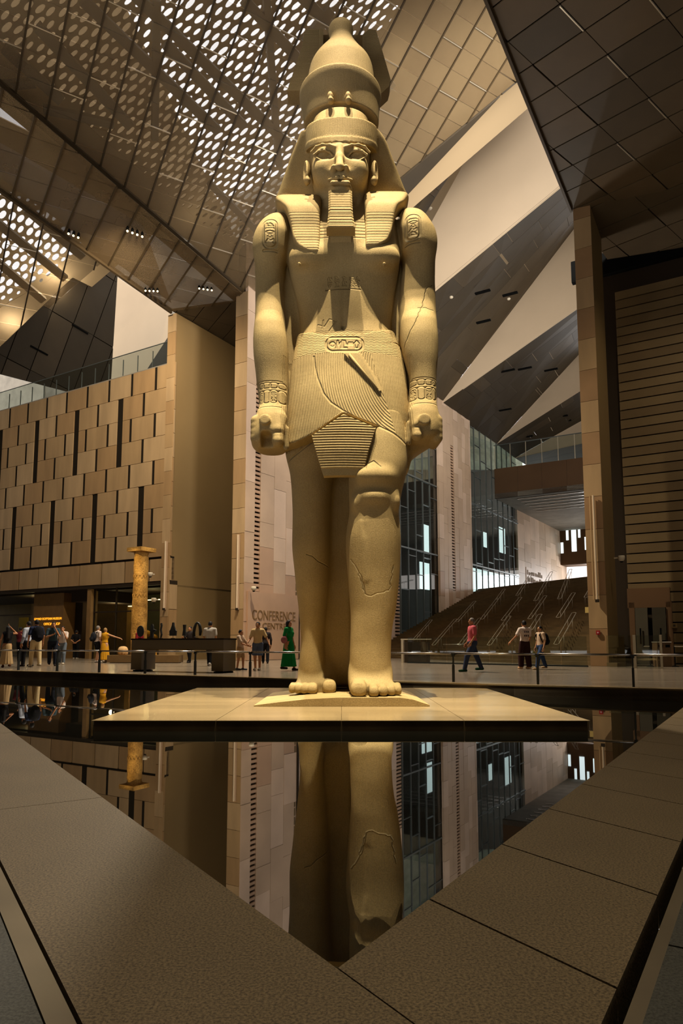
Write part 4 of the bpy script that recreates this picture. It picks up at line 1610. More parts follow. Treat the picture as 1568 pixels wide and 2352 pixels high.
r_pleat(lambda X, Z: ~in_wrap(X, Z) & (Z < zt_) & (Z > hemz(X)), *(xz(655, 0)[0], xz(937, 0)[0], zb_, zt_),
        lambda X, Z: (X * 1.0 + 0.10 * np.sin((Z - 5) * 1.2)) / 0.030, 0.2)
r_pleat(lambda X, Z: in_wrap(X, Z) & (Z > hemz(X)) & (X < xz(846, 0)[0] + (zt_ - Z) * 0.28), *(xz(655, 0)[0], xz(937, 0)[0], zb_, zt_),
        lambda X, Z: np.hypot(X - 1.25, (Z - 5.95) * 0.72) / 0.042, 0.25)
r_pleat(lambda X, Z: in_wrap(X, Z) & (Z > hemz(X)) & (X >= xz(846, 0)[0] + (zt_ - Z) * 0.28), *(xz(655, 0)[0], xz(937, 0)[0], zb_, zt_),
        lambda X, Z: (X + 0.06 * Z) / 0.030, 0.16)
r_line(wrapc, 0.016, 0.45)
r_line([xz(716, 1000, YK), xz(680, 1023, YK), xz(656, 1034, YK)], 0.016, 0.4)
# smooth ground under the dagger
dpoly = half_planes([xz(x, y, YK) for x, y in ((786, 806), (828, 806), (856, 852), (880, 898), (870, 902), (834, 864))])
s_, X_, Z_ = rsub(xz(780, 0)[0], xz(885, 0)[0], xz(0, 905)[1], zt_)
X_, Z_ = np.broadcast_arrays(X_, Z_)
ins = np.ones(X_.shape, bool)
for nx, nz_, c in dpoly:
    ins &= nx * X_ + nz_ * Z_ <= c
rel[s_] = np.where(ins, 0.5, rel[s_])
# belt zigzag
bz = lambda px, py: xz(px, py, 12.1)
zb0, zb1 = bz(0, 812)[1], bz(0, 752)[1]
r_pleat(lambda X, Z: np.full(X.shape, True), bz(682, 0)[0], bz(914, 0)[0], zb0, zb1,
        lambda X, Z: (Z + 0.035 * np.abs(np.mod(X / 0.11, 1.0) - 0.5) - 0.12 * (X - 0.05) ** 2) / 0.036, 0.12)
cx, cz = bz(791, 792.5)
s_, X_, Z_ = rsub(cx - .36, cx + .36, cz - .16, cz + .16)
rel[s_] = 0.5
r_rbox(cx, cz, 0.34, 0.145, 0.13, 0.02, 0.5)


def glyphs(cx, cz, hx, hz, seed, vertical=True, w=0.014, am=0.5):
    """carved signs inside an oval: disc, strokes, seated shapes, zigzag"""
    rr = random.Random(seed)
    n = 5
    for i in range(n):
        f = (i + .5) / n * 2 - 1
        x, z = (cx, cz - f * hz * .8) if vertical else (cx + f * hx * .82, cz)
        sx, sz = (hx * .62, hz / n * .62) if vertical else (hx / n * .66, hz * .62)
        k = (i + seed) % 5
        if k == 0:
            r = min(sx, sz)
            r_rbox(x, z, r, r, r, w, am, am * .6)
        elif k == 1:
            r_line([(x - sx, z - sz), (x - sx * .3, z + sz), (x + sx * .1, z - sz * .2), (x + sx, z + sz * .6), (x + sx, z - sz)], w, am)
        elif k == 2:
            r_line([(x - sx * .8, z + sz), (x - sx * .8, z - sz), (x + sx * .8, z - sz)], w * 1.3, am)
            r_line([(x, z + sz * .9), (x + sx * .5, z)], w * 1.5, am)
        elif k == 3:
            r_line([(x - sx + 2 * sx * q / 8, z + (sz * .5 if q % 2 else -sz * .1)) for q in range(9)], w, am)
        else:
            r_line([(x - sx, z + sz * .2), (x, z + sz * .9), (x + sx, z + sz * .2), (x + sx * .6, z - sz), (x - sx * .6, z - sz), (x - sx, z + sz * .2)], w, am)


glyphs(cx, cz, 0.34, 0.13, 5, False)
for (px, py, hx, hz, y, sd) in ((622, 548, 0.125, 0.27, 12.3, 2), (946, 533, 0.125, 0.25, 12.3, 3)):
    c = xz(px, py, y)
    r_rbox(c[0], c[1], hx, hz, 0.11, 0.018, 0.5)
    r_line([(c[0] - hx, c[1] - hz - .04), (c[0] + hx, c[1] - hz - .04)], 0.016, 0.5)
    glyphs(c[0], c[1], hx * .9, hz * .86, sd)
# bracelets: ovals over cartouches
for pxs, py0, y in (((600, 613, 629, 648), 888, 12.2), ((948, 966, 984, 996), 880, 12.2)):
    for i, px in enumerate(pxs):
        c = xz(px, py0, y)
        ww = 0.075 if i not in (0, 3) or px in (648, 948) else 0.045
        r_rbox(c[0], c[1], ww, 0.055, 0.05, 0.014, 0.5, 0.12)
        c2 = xz(px, py0 + 26, y)
        r_rbox(c2[0], c2[1], ww, 0.13, 0.07, 0.013, 0.45)
        if i % 2 == 0:
            glyphs(c2[0], c2[1], ww * .8, 0.12, i + 1, True, 0.009)
    xa, xb = xz(pxs[0] - 10, 0, y)[0], xz(pxs[-1] + 8, 0, y)[0]
    for py in (py0 - 10, py0 + 53):
        z = xz(0, py, y)[1]
        r_line([(xa, z), (xb, z)], 0.011, 0.3)
# chest group, belly sign, dagger handle above the belt
for px, sd in ((757, 1), (774, 2), (791, 4), (808, 3), (822, 0)):
    c = xz(px, 640, 12.1)
    glyphs(c[0], c[1], 0.065, 0.13, sd, True, 0.007, 0.2)
r_line([xz(748, 657, 12.1), xz(828, 657, 12.1)], 0.012, 0.35)
r_line([xz(p, q, 12.2) for p, q in ((730, 742), (745, 748), (756, 731), (772, 736), (764, 748), (756, 760))], 0.012, 0.3)
r_line([xz(742, 732, 12.2), xz(740, 752, 12.2)], 0.012, 0.3)
# collar rows, cap stripes, nose and leg cracks, knee outline
for k in range(7):
    r_line([xz(735, 506 + 8 * k, 12.2), xz(838, 506 + 8 * k, 12.2)], 0.010, 0.16)
for k in range(14):
    y = 490 + 6.6 * k
    xl_ = float(np.interp(y, [490, 527, 555, 578], [662, 673, 682, 708]))
    xr_ = float(np.interp(y, [486, 520, 550, 567], [908, 896, 886, 862]))
    r_line([xz(xl_, y, 12.1), xz(732, y, 12.1)], 0.008, 0.09)
    if y < 568:
        r_line([xz(842, y, 12.1), xz(xr_, y, 12.1)], 0.008, 0.09)
for k in range(26):
    x = 706 + k * 6.2
    r_line([xz(786 + (x - 786) * 0.86, 270, 11.9), xz(786 + (x - 786) * 1.0, 308, 11.9)], 0.006, 0.06)
for k in range(60):
    y = 70 + 2.6 * k
    for xl_, xr_ in ((655, 733), (838, 900)):
        z = xz(0, y, 13.0)[1]
        r_line([(xz(xl_, y, 13.0)[0], z), (xz(xr_, y, 13.0)[0], z)], 0.009, 0.14)
def crack(pts):
    out = []
    for (x0, z0), (x1, z1) in zip(pts[:-1], pts[1:]):
        n = max(2, int(math.hypot(x1 - x0, z1 - z0) / 0.05))
        out += [(x0 + (x1 - x0) * i / n + random.uniform(-.012, .012), z0 + (z1 - z0) * i / n + random.uniform(-.012, .012)) for i in range(n)]
    return out + [pts[-1]]


for pts in (((904, 1298), (898, 1316), (902, 1322), (895, 1338), (897, 1348), (890, 1358)), ((820, 1310), (838, 1366), (850, 1371), (872, 1362), (892, 1357)),
            ((806, 1285), (830, 1330), (838, 1366)), ((1001, 627), (985, 640), (972, 690), (958, 725), (935, 775), (930, 800)), ((964, 690), (1000, 692)),
            ((700, 1262), (715, 1268), (735, 1284), (752, 1290))):
    r_line(crack([xz(p, q, 12.0) for p, q in pts]), 0.007, 0.35)
r_line([xz(845, 1070, 11.9), xz(857, 1064, 11.9), xz(872, 1078, 11.9)], 0.014, 0.25)
r_line([xz(866, 984, 11.9), xz(846, 1045, 11.9), xz(838, 1080, 11.9)], 0.014, 0.35)

img = bpy.data.images.new('statue_relief', rw, rh, float_buffer=True)
img.colorspace_settings.name = 'Non-Color'
buf = np.ones((rh, rw, 4), np.float32)
buf[..., 0] = buf[..., 1] = buf[..., 2] = rel
img.pixels.foreach_set(buf.ravel())
img.update()
img.pack()

M['statue'] = granite('statue_granite', (172, 149, 102), (144, 122, 80))
M['statue_crown'] = granite('crown_granite', (166, 143, 100), (136, 116, 78), 1.0, False)
M['statue_feather'] = granite('feather_granite', (160, 138, 96), (132, 112, 76))
M['statue_rough'] = granite('rough_granite', (150, 122, 78), (120, 96, 60), 2.2, False)

# --- body: one continuous figure -----------------------------------------
bd = Field((-2.05, 10.9, -0.16), (2.1, 14.0, 10.7), 0.024)
bd.loft(2, TORSO, 2.4, 0.0)
# chest and belly
for px in (716, 866):
    bd.ell(pt(px, 592, 12.27), (0.43, 0.24, 0.27), 0.10)
bd.ell(pt(790, 700, 12.42), (0.34, 0.22, 0.55), 0.14)
bd.cap(pt(788, 640, 12.12), pt(788, 742, 12.20), 0.03, 0.02, 0.06, 's')
bd.ell(pt(788, 751, 12.2), (0.035, 0.09, 0.04), 0.03, 's')
for px in (687, 882):
    bd.ell(pt(px, 607, 12.06), (0.035, 0.05, 0.035), 0.02)
# back pillar and the stone left between the legs
bd.loft(2, [hrow(470, 735, 842, 13.35, .35), hrow(800, 730, 850, 13.45, .4), hrow(1050, 735, 855, 13.55, .35), hrow(1576, 735, 858, 13.55, .35)], 8, 0.04)
bd.loft(2, [hrow(930, 740, 830, 13.2, .3), hrow(1100, 738, 812, 13.3, .3), hrow(1300, 742, 806, 13.35, .32), hrow(1572, 742, 804, 13.45, .35)], 8, 0.04)
# legs
LEGF = [hrow(*r) for r in ((960, 800, 930, 12.45, .55), (1010, 802, 934, 12.38, .55), (1057, 802, 935, 12.32, .53), (1089, 801, 932, 12.27, .5), (1137, 801, 921, 12.24, .46), (1178, 802, 915.5, 12.22, .43),
                           (1210, 797, 918, 12.24, .45), (1242, 794, 920, 12.26, .47), (1319, 798, 917, 12.27, .44), (1398, 804, 909, 12.25, .38), (1440, 805, 901, 12.22, .35),
                           (1472, 804, 898, 12.21, .34), (1510, 803, 897, 12.22, .37), (1550, 802, 899, 12.25, .42), (1588, 803, 899, 12.27, .45))]
LEGB = [hrow(*r) for r in ((960, 660, 795, 12.75, .55), (1036, 655, 780, 12.85, .52), (1096, 667, 765, 12.95, .48), (1150, 671, 760, 12.98, .45), (1191, 672, 758, 13.0, .44), (1249, 671, 758, 13.02, .46),
                           (1319, 677, 756, 13.03, .43), (1414, 687, 748, 13.02, .37), (1472, 691, 743, 13.0, .34), (1510, 688, 746, 13.02, .37), (1545, 687, 750, 13.06, .42), (1580, 688, 752, 13.1, .45))]
bd.loft(2, LEGF, 2.2, 0.08)
bd.loft(2, LEGB, 2.2, 0.08)
# knee of the leading leg
bd.ell(pt(857, 1092, 11.80), (0.29, 0.13, 0.15), 0.13)
bd.ell(pt(858, 1140, 11.84), (0.22, 0.12, 0.15), 0.11)
bd.ell(pt(858, 1118, 11.64), (0.26, 0.06, 0.02), 0.09, 's')
bd.cap(pt(820, 1160, 11.70), pt(895, 1160, 11.70), 0.035, None, 0.08, 's')
bd.ell(pt(820, 1156, 11.95), (0.10, 0.10, 0.15), 0.09)
bd.ell(pt(906, 1152, 11.97), (0.09, 0.10, 0.14), 0.09)
bd.cap(pt(832, 1175, 11.80), pt(838, 1230, 11.84), 0.03, 0.015, 0.06, 's')
bd.cap(pt(838, 1200, 11.90), pt(842, 1330, 11.92), 0.05, 0.03, 0.10)


# feet with five toes each
def foot(xl, xr, yh, yt, zs, toes, ankle_y, big_left):
    """heel depth yh, toe root depth yt, sole height zs; toes = (px centre, half width px, tip depth)"""
    rows = []
    for f, l, r, top in ((0.0, .14, .88, .42), (0.25, .02, .98, .62), (0.45, .0, 1.0, .60), (0.62, -.02, 1.02, .44), (0.8, -.10 if not big_left else 0.0, 1.0 if not big_left else 1.10, .30),
                         (1.0, -.2 if not big_left else 0.0, 1.0 if not big_left else 1.24, .19)):
        y = yh + (yt - yh) * f
        a = on_y(xl + (xr - xl) * l, 1560, y)[0]
        b = on_y(xl + (xr - xl) * r, 1560, y)[0]
        rows.append((y, (a + b) / 2, (b - a) / 2, zs + top / 2 - .02, top / 2 + .02))
    bd.loft(1, rows, 2.6, 0.10)
    for i, (px, w, tip) in enumerate(toes):
        big = i == 0
        a = on_y(px, 1590, tip)
        hw = w * tip / F
        hz = 0.115 if big else 0.085
        root = yt + 0.14
        bd.loft(1, [(tip, a[0], hw * .86, zs + hz * .86, hz * .82), (tip + .10, a[0], hw, zs + hz, hz), (tip + .24, a[0], hw * .92, zs + hz * 1.12, hz * 1.05), (root, a[0], hw * .95, zs + hz * 1.3, hz * 1.2)], 2.8, 0.02, rnd=.05)
        bd.ell((a[0], tip + .07, zs + hz * 1.83), (hw * .6, .05, .014), 0.008)        # nail


foot(803, 897, 12.74, 11.62, 0.055, ((824, 19.0, 11.28), (859, 11.5, 11.26), (880.5, 10.5, 11.36), (899, 9.5, 11.47), (914.5, 8.5, 11.58)), 12.2, True)
foot(687, 770, 13.55, 12.52, 0.03, ((756, 15.5, 12.30), (716, 12, 12.22), (698.5, 9.5, 12.26), (683.5, 8.5, 12.30), (669.5, 7.5, 12.36)), 13.0, False)

# arms ending in fists that hold short batons
ARML = [hrow(*r) for r in ((503, 630, 664, 12.72, .22), (514, 610, 668, 12.66, .34), (530, 595, 670, 12.60, .42), (555, 587, 668, 12.56, .47), (585, 584.5, 662, 12.58, .46), (620, 586, 656, 12.66, .40), (660, 587, 653, 12.72, .36),
                           (700, 587, 653, 12.72, .36), (735, 586, 654.5, 12.66, .38), (760, 584, 656, 12.55, .41), (790, 584.5, 659, 12.50, .41), (817, 586, 661, 12.50, .39), (850, 588, 662, 12.50, .36), (884, 590, 662, 12.48, .33),
                           (915, 594, 661, 12.45, .31), (938, 595, 660, 12.42, .31), (950, 591, 660, 12.38, .35), (970, 586, 659, 12.36, .41), (990, 582, 659, 12.36, .44), (1010, 578.5, 659, 12.37, .45), (1024, 579, 658, 12.38, .43), (1036, 590, 656, 12.4, .36))]
ARMR = [hrow(*r) for r in ((493, 920, 955, 12.72, .22), (503, 914, 974, 12.66, .34), (520, 912, 986, 12.60, .42), (545, 914, 995, 12.56, .47), (575, 919, 998, 12.58, .46), (615, 923, 998, 12.66, .40), (660, 918, 998, 12.72, .36),
                           (700, 916.5, 999.5, 12.72, .36), (728, 916.5, 1001, 12.66, .38), (752, 916.5, 1003, 12.55, .41), (785, 919, 1004, 12.50, .41), (817, 924, 1003, 12.50, .39), (845, 932, 1002, 12.50, .36), (872, 938, 1001, 12.48, .33),
                           (905, 939, 1001, 12.45, .31), (928, 938, 1002, 12.42, .31), (942, 936, 1004, 12.38, .35), (962, 935, 1009, 12.36, .41), (985, 935, 1013, 12.36, .44), (1003, 935, 1012.5, 12.37, .45), (1014, 936, 1004, 12.38, .43), (1022, 938, 985, 12.4, .36))]
bd.loft(2, ARML, 2.3, 0.04)
bd.loft(2, ARMR, 2.3, 0.04)
for s_, px0 in ((-1, 617), (1, 968)):
    bd.ell(pt(px0, 562 if s_ < 0 else 553, 12.42), (0.28, 0.22, 0.36), 0.12)
    bd.ell(pt(px0 + (2 if s_ < 0 else -2), 800, 12.32), (0.25, 0.17, 0.5), 0.14)
# stone bridges between arms and body
bd.loft(2, [hrow(590, 645, 690, 12.95, .25), hrow(760, 645, 700, 12.95, .28), hrow(900, 650, 690, 12.85, .3), hrow(1030, 648, 680, 12.8, .35)], 6, 0.02)
bd.loft(2, [hrow(590, 890, 930, 12.95, .25), hrow(760, 885, 925, 12.95, .28), hrow(900, 905, 945, 12.85, .3), hrow(1020, 910, 945, 12.8, .35)], 6, 0.02)
bd.loft(2, [hrow(975, 925, 1011, 12.62, .36), hrow(1010, 920, 1010, 12.68, .36), hrow(1024, 915, 988, 12.72, .34), hrow(1040, 912, 963, 12.75, .32), hrow(1055, 910, 946, 12.78, .3), hrow(1088, 905, 936, 12.8, .3)], 4, 0.02)


# fists: fingers folded round the baton, thumb hanging in front
def fist(bx, bz, tx, tz, side):
    f = Field
    bd.box(pt(bx, bz + 40, 12.02), (0.105, 0.20, 0.20), 0.06, 0.03, 's') if side < 0 else None
    c = pt(bx, bz, 12.2)
    bd.cap((c[0], 12.35, c[2]), (c[0], 11.76, c[2]), 0.10 if side < 0 else 0.105, None, 0.0)
    bd.box((c[0], 11.73, c[2]), (0.2, 0.12, 0.2), 0.0, 0.0, 's')
    # thumb in two joints with a nail
    a, m_, e = pt(tx + side * -4, tz - 42, 12.12), pt(tx, tz - 16, 12.0), pt(tx, tz + 8, 11.99)
    bd.cap(a, m_, 0.14, 0.105, 0.06)
    bd.cap(m_, e, 0.10, 0.105, 0.03)
    bd.ell(m_ + np.array([0, -0.10, -0.06]), (0.10, 0.03, 0.014), 0.02, 's')
    bd.ell(e + np.array([0, -0.085, -0.01]), (0.075, 0.035, 0.07), 0.012)
    # four finger ridges on the outer side, their tips folded in beside the thumb
    for k in range(4):
        z = pt(0, bz - 4 + 13 * k, 12.3)[2]
        x = on_y(bx - side * -1 * 0, 0, 12.3)[0]
        o = on_y((578 if side < 0 else 1013), 1000, 12.3)[0]
        bd.cap((o - side * 0.10, 12.15, z), (o - side * 0.12, 12.55, z), 0.105, 0.10, 0.03)
    q = pt(tx + side * -17, tz - 18, 12.12)
    bd.cap(q, q + np.array([side * -0.02, 0.0, -0.34]), 0.07, 0.055, 0.03)


fist(612, 977, 638, 1004, -1)
fist(970, 976, 958, 992, 1)
# neck
bd.loft(2, [hrow(440, 733, 840, 12.6, .40), hrow(470, 735, 838, 12.6, .40), hrow(500, 728, 850, 12.66, .44)], 2.2, 0.06)
body = ob('body', bd.mesh('statue_body', M['statue']), statue)
del bd

# --- head ------------------------------------------------------------------
hd = Field((-0.75, 11.45, 9.2), (0.85, 13.4, 11.6), 0.0135)
HEAD = [hrow(*r) for r in ((296, 716, 850, 12.58, .58), (325, 712, 851, 12.54, .62), (350, 712, 849, 12.52, .64), (375, 713, 848, 12.51, .64), (400, 714, 846, 12.50, .63), (418, 717, 844, 12.50, .61),
                           (436, 722, 840, 12.50, .58), (452, 730, 834, 12.52, .53), (464, 736, 830, 12.56, .46), (480, 738, 836, 12.6, .40))]
hd.loft(2, HEAD, 2.25, 0.0)
hd.ell(pt(781, 436, 12.04), (0.23, 0.16, 0.12), 0.10)                      # chin
for s_, ex in ((-1, 744), (1, 819)):
    hd.ell(pt(ex, 394, 12.12), (0.22, 0.22, 0.26), 0.14)                    # cheek
    hd.ell(pt(ex + s_ * 1, 351, 11.87), (0.235, 0.14, 0.115), 0.04, 's')    # socket
    hd.ell(pt(ex, 357, 12.07), (0.175, 0.155, 0.095), 0.015)                # eyeball
    up = [pt(ex - s_ * -23 * 0 + s_ * dx, dy, 11.90 + abs(dx) * .0022) for dx, dy in ((-21, 359), (-12, 349), (0, 345), (12, 347), (24, 356))]
    for p, q in zip(up[:-1], up[1:]):
        hd.cap(p, q, 0.022, None, 0.012)                                    # upper lid
    lo_ = [pt(ex + s_ * dx, dy, 11.91 + abs(dx) * .0022) for dx, dy in ((-21, 360), (-8, 367), (6, 368), (22, 360))]
    for p, q in zip(lo_[:-1], lo_[1:]):
        hd.cap(p, q, 0.014, None, 0.012)
    br = [pt(ex + s_ * dx, dy, 11.87 + max(0, dx) * .004) for dx, dy in ((-26, 337), (-12, 333), (4, 332), (18, 337), (30, 350))]
    for p, q in zip(br[:-1], br[1:]):
        hd.cap(p, q, 0.02, None, 0.035)                                     # brow
    # ear
    e = pt(704 if s_ < 0 else 860, 398, 12.38)
    hd.ell(e, (0.075, 0.14, 0.25), 0.03)
    hd.ell(e + np.array([s_ * 0.05, -0.07, 0.02]), (0.05, 0.09, 0.16), 0.02, 's')
    hd.ell(e + np.array([s_ * -0.02, -0.06, -0.2]), (0.06, 0.07, 0.07), 0.02)
# nose with its broken tip
hd.cap(pt(779, 338, 11.90), pt(779, 362, 11.86), 0.055, 0.065, 0.05)
hd.cap(pt(779, 360, 11.85), pt(780, 383, 11.78), 0.062, 0.075, 0.05)
for px in (766, 794):
    hd.ell(pt(px, 387, 11.86), (0.055, 0.09, 0.05), 0.03)
hd.ell(pt(786, 384, 11.62), (0.10, 0.06, 0.06), 0.01, 's')
hd.ell(pt(775, 370, 11.66), (0.07, 0.05, 0.10), 0.01, 's')
hd.ell(pt(780, 396, 11.78), (0.16, 0.06, 0.022), 0.02, 's')
# lips
hd.ell(pt(781, 413, 12.10), (0.30, 0.18, 0.13), 0.10)
for s_ in (-1, 1):
    hd.cap(pt(781 + s_ * 5, 408, 11.84), pt(781 + s_ * 27, 413, 11.935), 0.044, 0.018, 0.02)
hd.cap(pt(764, 421, 11.85), pt(798, 421, 11.85), 0.05, 0.05, 0.02)
hd.cap(pt(753, 414.5, 11.86), pt(809, 414.5, 11.86), 0.014, None, 0.012, 's')
hd.cap(pt(781, 414, 11.82), pt(781, 414, 11.80), 0.014, None, 0.02, 's')
hd.ell(pt(781, 428, 11.84), (0.16, 0.05, 0.03), 0.04, 's')
ob('head', hd.mesh('statue_head', M['statue']), statue)
del hd

# --- striped head cloth ----------------------------------------------------
hc = Field((-1.45, 11.5, 8.2), (1.5, 13.6, 11.9), 0.018)
def zrow(z, xl, xr, yc, hy):
    """a row at a known height: the outline pixels at depth yc"""
    f = (yc * CP + (z - ZC) * SP) / F
    return (z, ((xl + xr) / 2 - 784) * f, (xr - xl) / 2 * f, yc, hy)


ZCAP = pt(786, 268.5, 11.88)[2]                                          # top edge of the cap, seen at its front
zc327, xc = pt(782, 327, 11.88)[2], pt(782, 327, 11.88)[0]
KTOP = (pt(702, 300, 12.5)[2] - ZCAP) / 0.62                             # the cap's top edge rises to the back
KBOT = (pt(712, 346, 12.42)[2] - zc327) / 0.54
zlow, zhi = zc327 - 0.35, ZCAP + 0.55
CAP = [zrow(zlow + (zhi - zlow) * f, *r) for f, r in ((1.0, (702, 866, 12.55, .69)), (0.75, (702, 866, 12.55, .695)), (0.5, (703, 864, 12.55, .69)), (0.25, (708, 856, 12.55, .68)), (0.0, (711, 851, 12.55, .66)))]
hc.loft(2, CAP, 2.2, 0.0, rnd=0.0, cut=lambda x, y, z: np.maximum(zc327 + KBOT * (y - 11.88) - z, z - ZCAP - KTOP * (y - 11.88)) + 0 * x)
# brow band standing proud of the cap
hc.loft(2, CAP, 2.2, 0.0, grow=0.011, rnd=0.0, cut=lambda x, y, z: np.maximum(zc327 + KBOT * (y - 11.88) - z, z - zc327 - 0.13 - KBOT * (y - 11.88)) + 0 * x)
for rows in (((308, 691, 722, 12.56, .14), (330, 684, 724, 12.64, .18), (370, 669, 724, 12.78, .22), (410, 655, 728, 12.92, .25), (450, 641, 736, 13.03, .26), (470, 633, 742, 13.08, .27), (478, 633, 742, 13.08, .28)),
             ((304, 846, 867, 12.56, .14), (330, 846, 884, 12.64, .18), (370, 846, 899, 12.78, .22), (410, 844, 914, 12.92, .25), (450, 838, 930, 13.03, .26), (463, 834, 937, 13.08, .27), (472, 834, 936, 13.08, .28))):
    hc.loft(2, [hrow(*r) for r in rows], 5, 0.02, rnd=0.05)
for rows in (((474, 634, 740, 12.82, .38), (479, 638, 739, 12.60, .34), (483, 646, 738, 12.45, .28), (492, 657, 737, 12.34, .24), (508, 663, 735.5, 12.27, .19), (530, 669, 735, 12.22, .14), (550, 673, 734.5, 12.17, .12), (562, 679, 734, 12.15, .11), (572, 688, 733, 12.13, .11), (580, 702, 732, 12.12, .10), (585, 716, 731, 12.12, .09)),
             ((467, 834, 936, 12.82, .38), (473, 834, 931, 12.60, .34), (478, 834, 926, 12.45, .28), (486, 836, 913, 12.34, .24), (502, 837, 906, 12.27, .19), (520, 838, 902, 12.22, .14), (538, 838.5, 898, 12.17, .12), (550, 839, 893, 12.15, .11), (560, 839, 885, 12.13, .11), (567, 839, 872, 12.12, .10), (571, 840, 858, 12.12, .09))):
    hc.loft(2, [hrow(*r) for r in rows], 6, 0.03, rnd=0.03)
ob('headcloth', hc.mesh('statue_headcloth', M['statue']), statue)
del hc

# --- double crown ------------------------------------------------------------
cr = Field((-0.95, 11.7, 11.1), (1.05, 13.55, 13.75), 0.018)
ZRIM = pt(782, 143, 11.83)[2]                                            # rim of the red crown, seen at its front
ZSTEP = pt(785, 232, 12.0)[2]
cr.loft(2, [zrow(ZCAP - 0.12, 705, 863, 12.88, .55), zrow(ZSTEP + .1, 700, 867, 12.88, .55)], 2, 0.0, rnd=.01)
cr.loft(2, [zrow(ZSTEP, 698, 869, 12.62, .60), zrow(ZSTEP + (ZRIM - ZSTEP) * .5, 693, 871, 12.62, .68), zrow(ZRIM - .1, 688, 875, 12.62, .77), zrow(ZRIM, 688, 875, 12.62, .79)], 2, 0.01, rnd=.02)
cr.loft(2, [zrow(ZRIM - .12, 697, 868, 12.62, .62), zrow(ZRIM + .02, 701, 864, 12.62, .60)] + [hrow(*r) for r in ((160, 712, 855, 12.62, .55), (145, 719, 849, 12.62, .50), (127, 732, 834, 12.62, .40), (112, 745, 823, 12.62, .31), (98, 755, 814, 12.62, .235), (88, 757.5, 809, 12.62, .205), (80, 755, 810, 12.62, .215),
                               (70, 754, 811, 12.62, .225), (60, 758, 808, 12.62, .20), (54, 766, 800, 12.62, .14), (51, 774, 792, 12.62, .08))], 2, 0.02, rnd=0.03)
for px in (758, 799):                                                   # stubs of the lost serpent
    c = pt(px, 222, 11.96)
    cr.ell(c, (0.055, 0.08, 0.09), 0.03)
    cr.ell(c + np.array([0.01, -0.04, -0.12]), (0.06, 0.08, 0.06), 0.03)
ob('crown', cr.mesh('statue_crown', M['statue_crown']), statue)
del cr

# tall feathers behind the crown
for poly in (((699, 73), (712, 66), (731, 67), (738, 120), (740, 208), (659, 208), (663, 196), (694, 106)), ((832, 80), (848, 66), (863, 69), (877, 114), (897, 183), (893, 198), (876, 214), (836, 214))):
    MB().prism([pt(x, y, 13.0) for x, y in poly], (0, 0.38, 0)).build('crown_feather', M['statue_feather'], statue)
MB().prism([pt(x, y, 12.9) for x, y in ((732, 64), (742, 68), (742, 150), (732, 150))], (0, 0.3, 0)).build('crown_feather_rib', M['statue_feather'], statue)
MB().prism([pt(x, y, 13.2) for x, y in ((740, 80), (850, 80), (860, 300), (705, 300))], (0, 0.25, 0)).build('back_slab', M['statue_rough'], statue)

# --- beard with cut rows -------------------------------------------------
ba, bb_ = [], []
zt, zbm = pt(0, 437, 11.88)[2], pt(0, 521, 11.75)[2]
v, f_ = [], []
nb = 15
prof = []
for i in range(nb):
    for dz, dy in ((0.0, 0.009), (0.12, 0.0), (0.92, 0.0), (1.0, 0.009)):
        prof.append(((i + dz) / nb, dy))
for t, dy in prof:
    z = zt + (zbm - zt) * t
    hw = (0.218 + 0.012 * t + 0.055 * max(0, t - .55) ** 1.4 * 2)
    yf, yb = 11.86 - 0.11 * t + dy, 12.12 - 0.08 * t
    cxn = pt(781, 480, 11.75)[0] + 0.012 * t
    hw -= dy * 0.7
    r = 0.04
    v += [(cxn - hw, yb, z), (cxn - hw, yf + r, z), (cxn - hw + r, yf, z), (cxn + hw - r, yf, z), (cxn + hw, yf + r, z), (cxn + hw, yb, z)]
for i in range(len(prof) - 1):
    for j in range(6):
        a, b = i * 6 + j, i * 6 + (j + 1) % 6
        f_.append((a, a + 6, b + 6, b))
f_.append(tuple(range(6)))
f_.append(tuple(range(len(v) - 1, len(v) - 7, -1)))
bme = mesh_data('statue_beard', v, f_, M['statue'])
ob('beard', bme, statue)
p = pt(781, 545, 12.1)
MB().prism([pt(757, 515, 11.95), pt(808, 515, 11.95), pt(806, 562, 12.1), pt(759, 562, 12.1)], (0, 0.25, 0)).build('beard_support', M['statue'], statue)

# --- kilt, belt, apron, dagger -------------------------------------------
kf = Field((-1.35, 11.6, 3.9), (1.4, 13.5, 6.75), 0.02)
hz0, hx0 = pt(716, 1000, 11.9)[2], pt(716, 1000, 11.9)[0]
hz1, hx1 = pt(863, 982, 11.9)[2], pt(863, 982, 11.9)[0]
hzl, hxl = pt(656, 1034, 12.3)[2], pt(656, 1034, 12.3)[0]
hzr, hxr = pt(933, 1016, 12.3)[2], pt(933, 1016, 12.3)[0]


def hem(x, y, z):
    hh = np.interp(x, [hxl, hx0, pt(788, 950, 11.9)[0], hx1, hxr], [hzl, hz0, pt(788, 952, 11.9)[2], hz1, hzr])
    return (hh - z) + 0 * y


kf.loft(2, KILT, 2.3, 0.0, grow=0.035, cut=hem, rnd=0.02)
ob('kilt', kf.mesh('statue_kilt', M['statue']), statue)
del kf
bf = Field((-1.2, 11.8, 5.6), (1.25, 13.4, 7.4), 0.018)
bt_l, bt_c, bt_r = pt(691, 757, 12.6), pt(791, 771, 12.15), pt(897, 750, 12.6)
bb_l, bb_c, bb_r = pt(681, 808, 12.6), pt(791, 813, 12.12), pt(915, 797, 12.6)


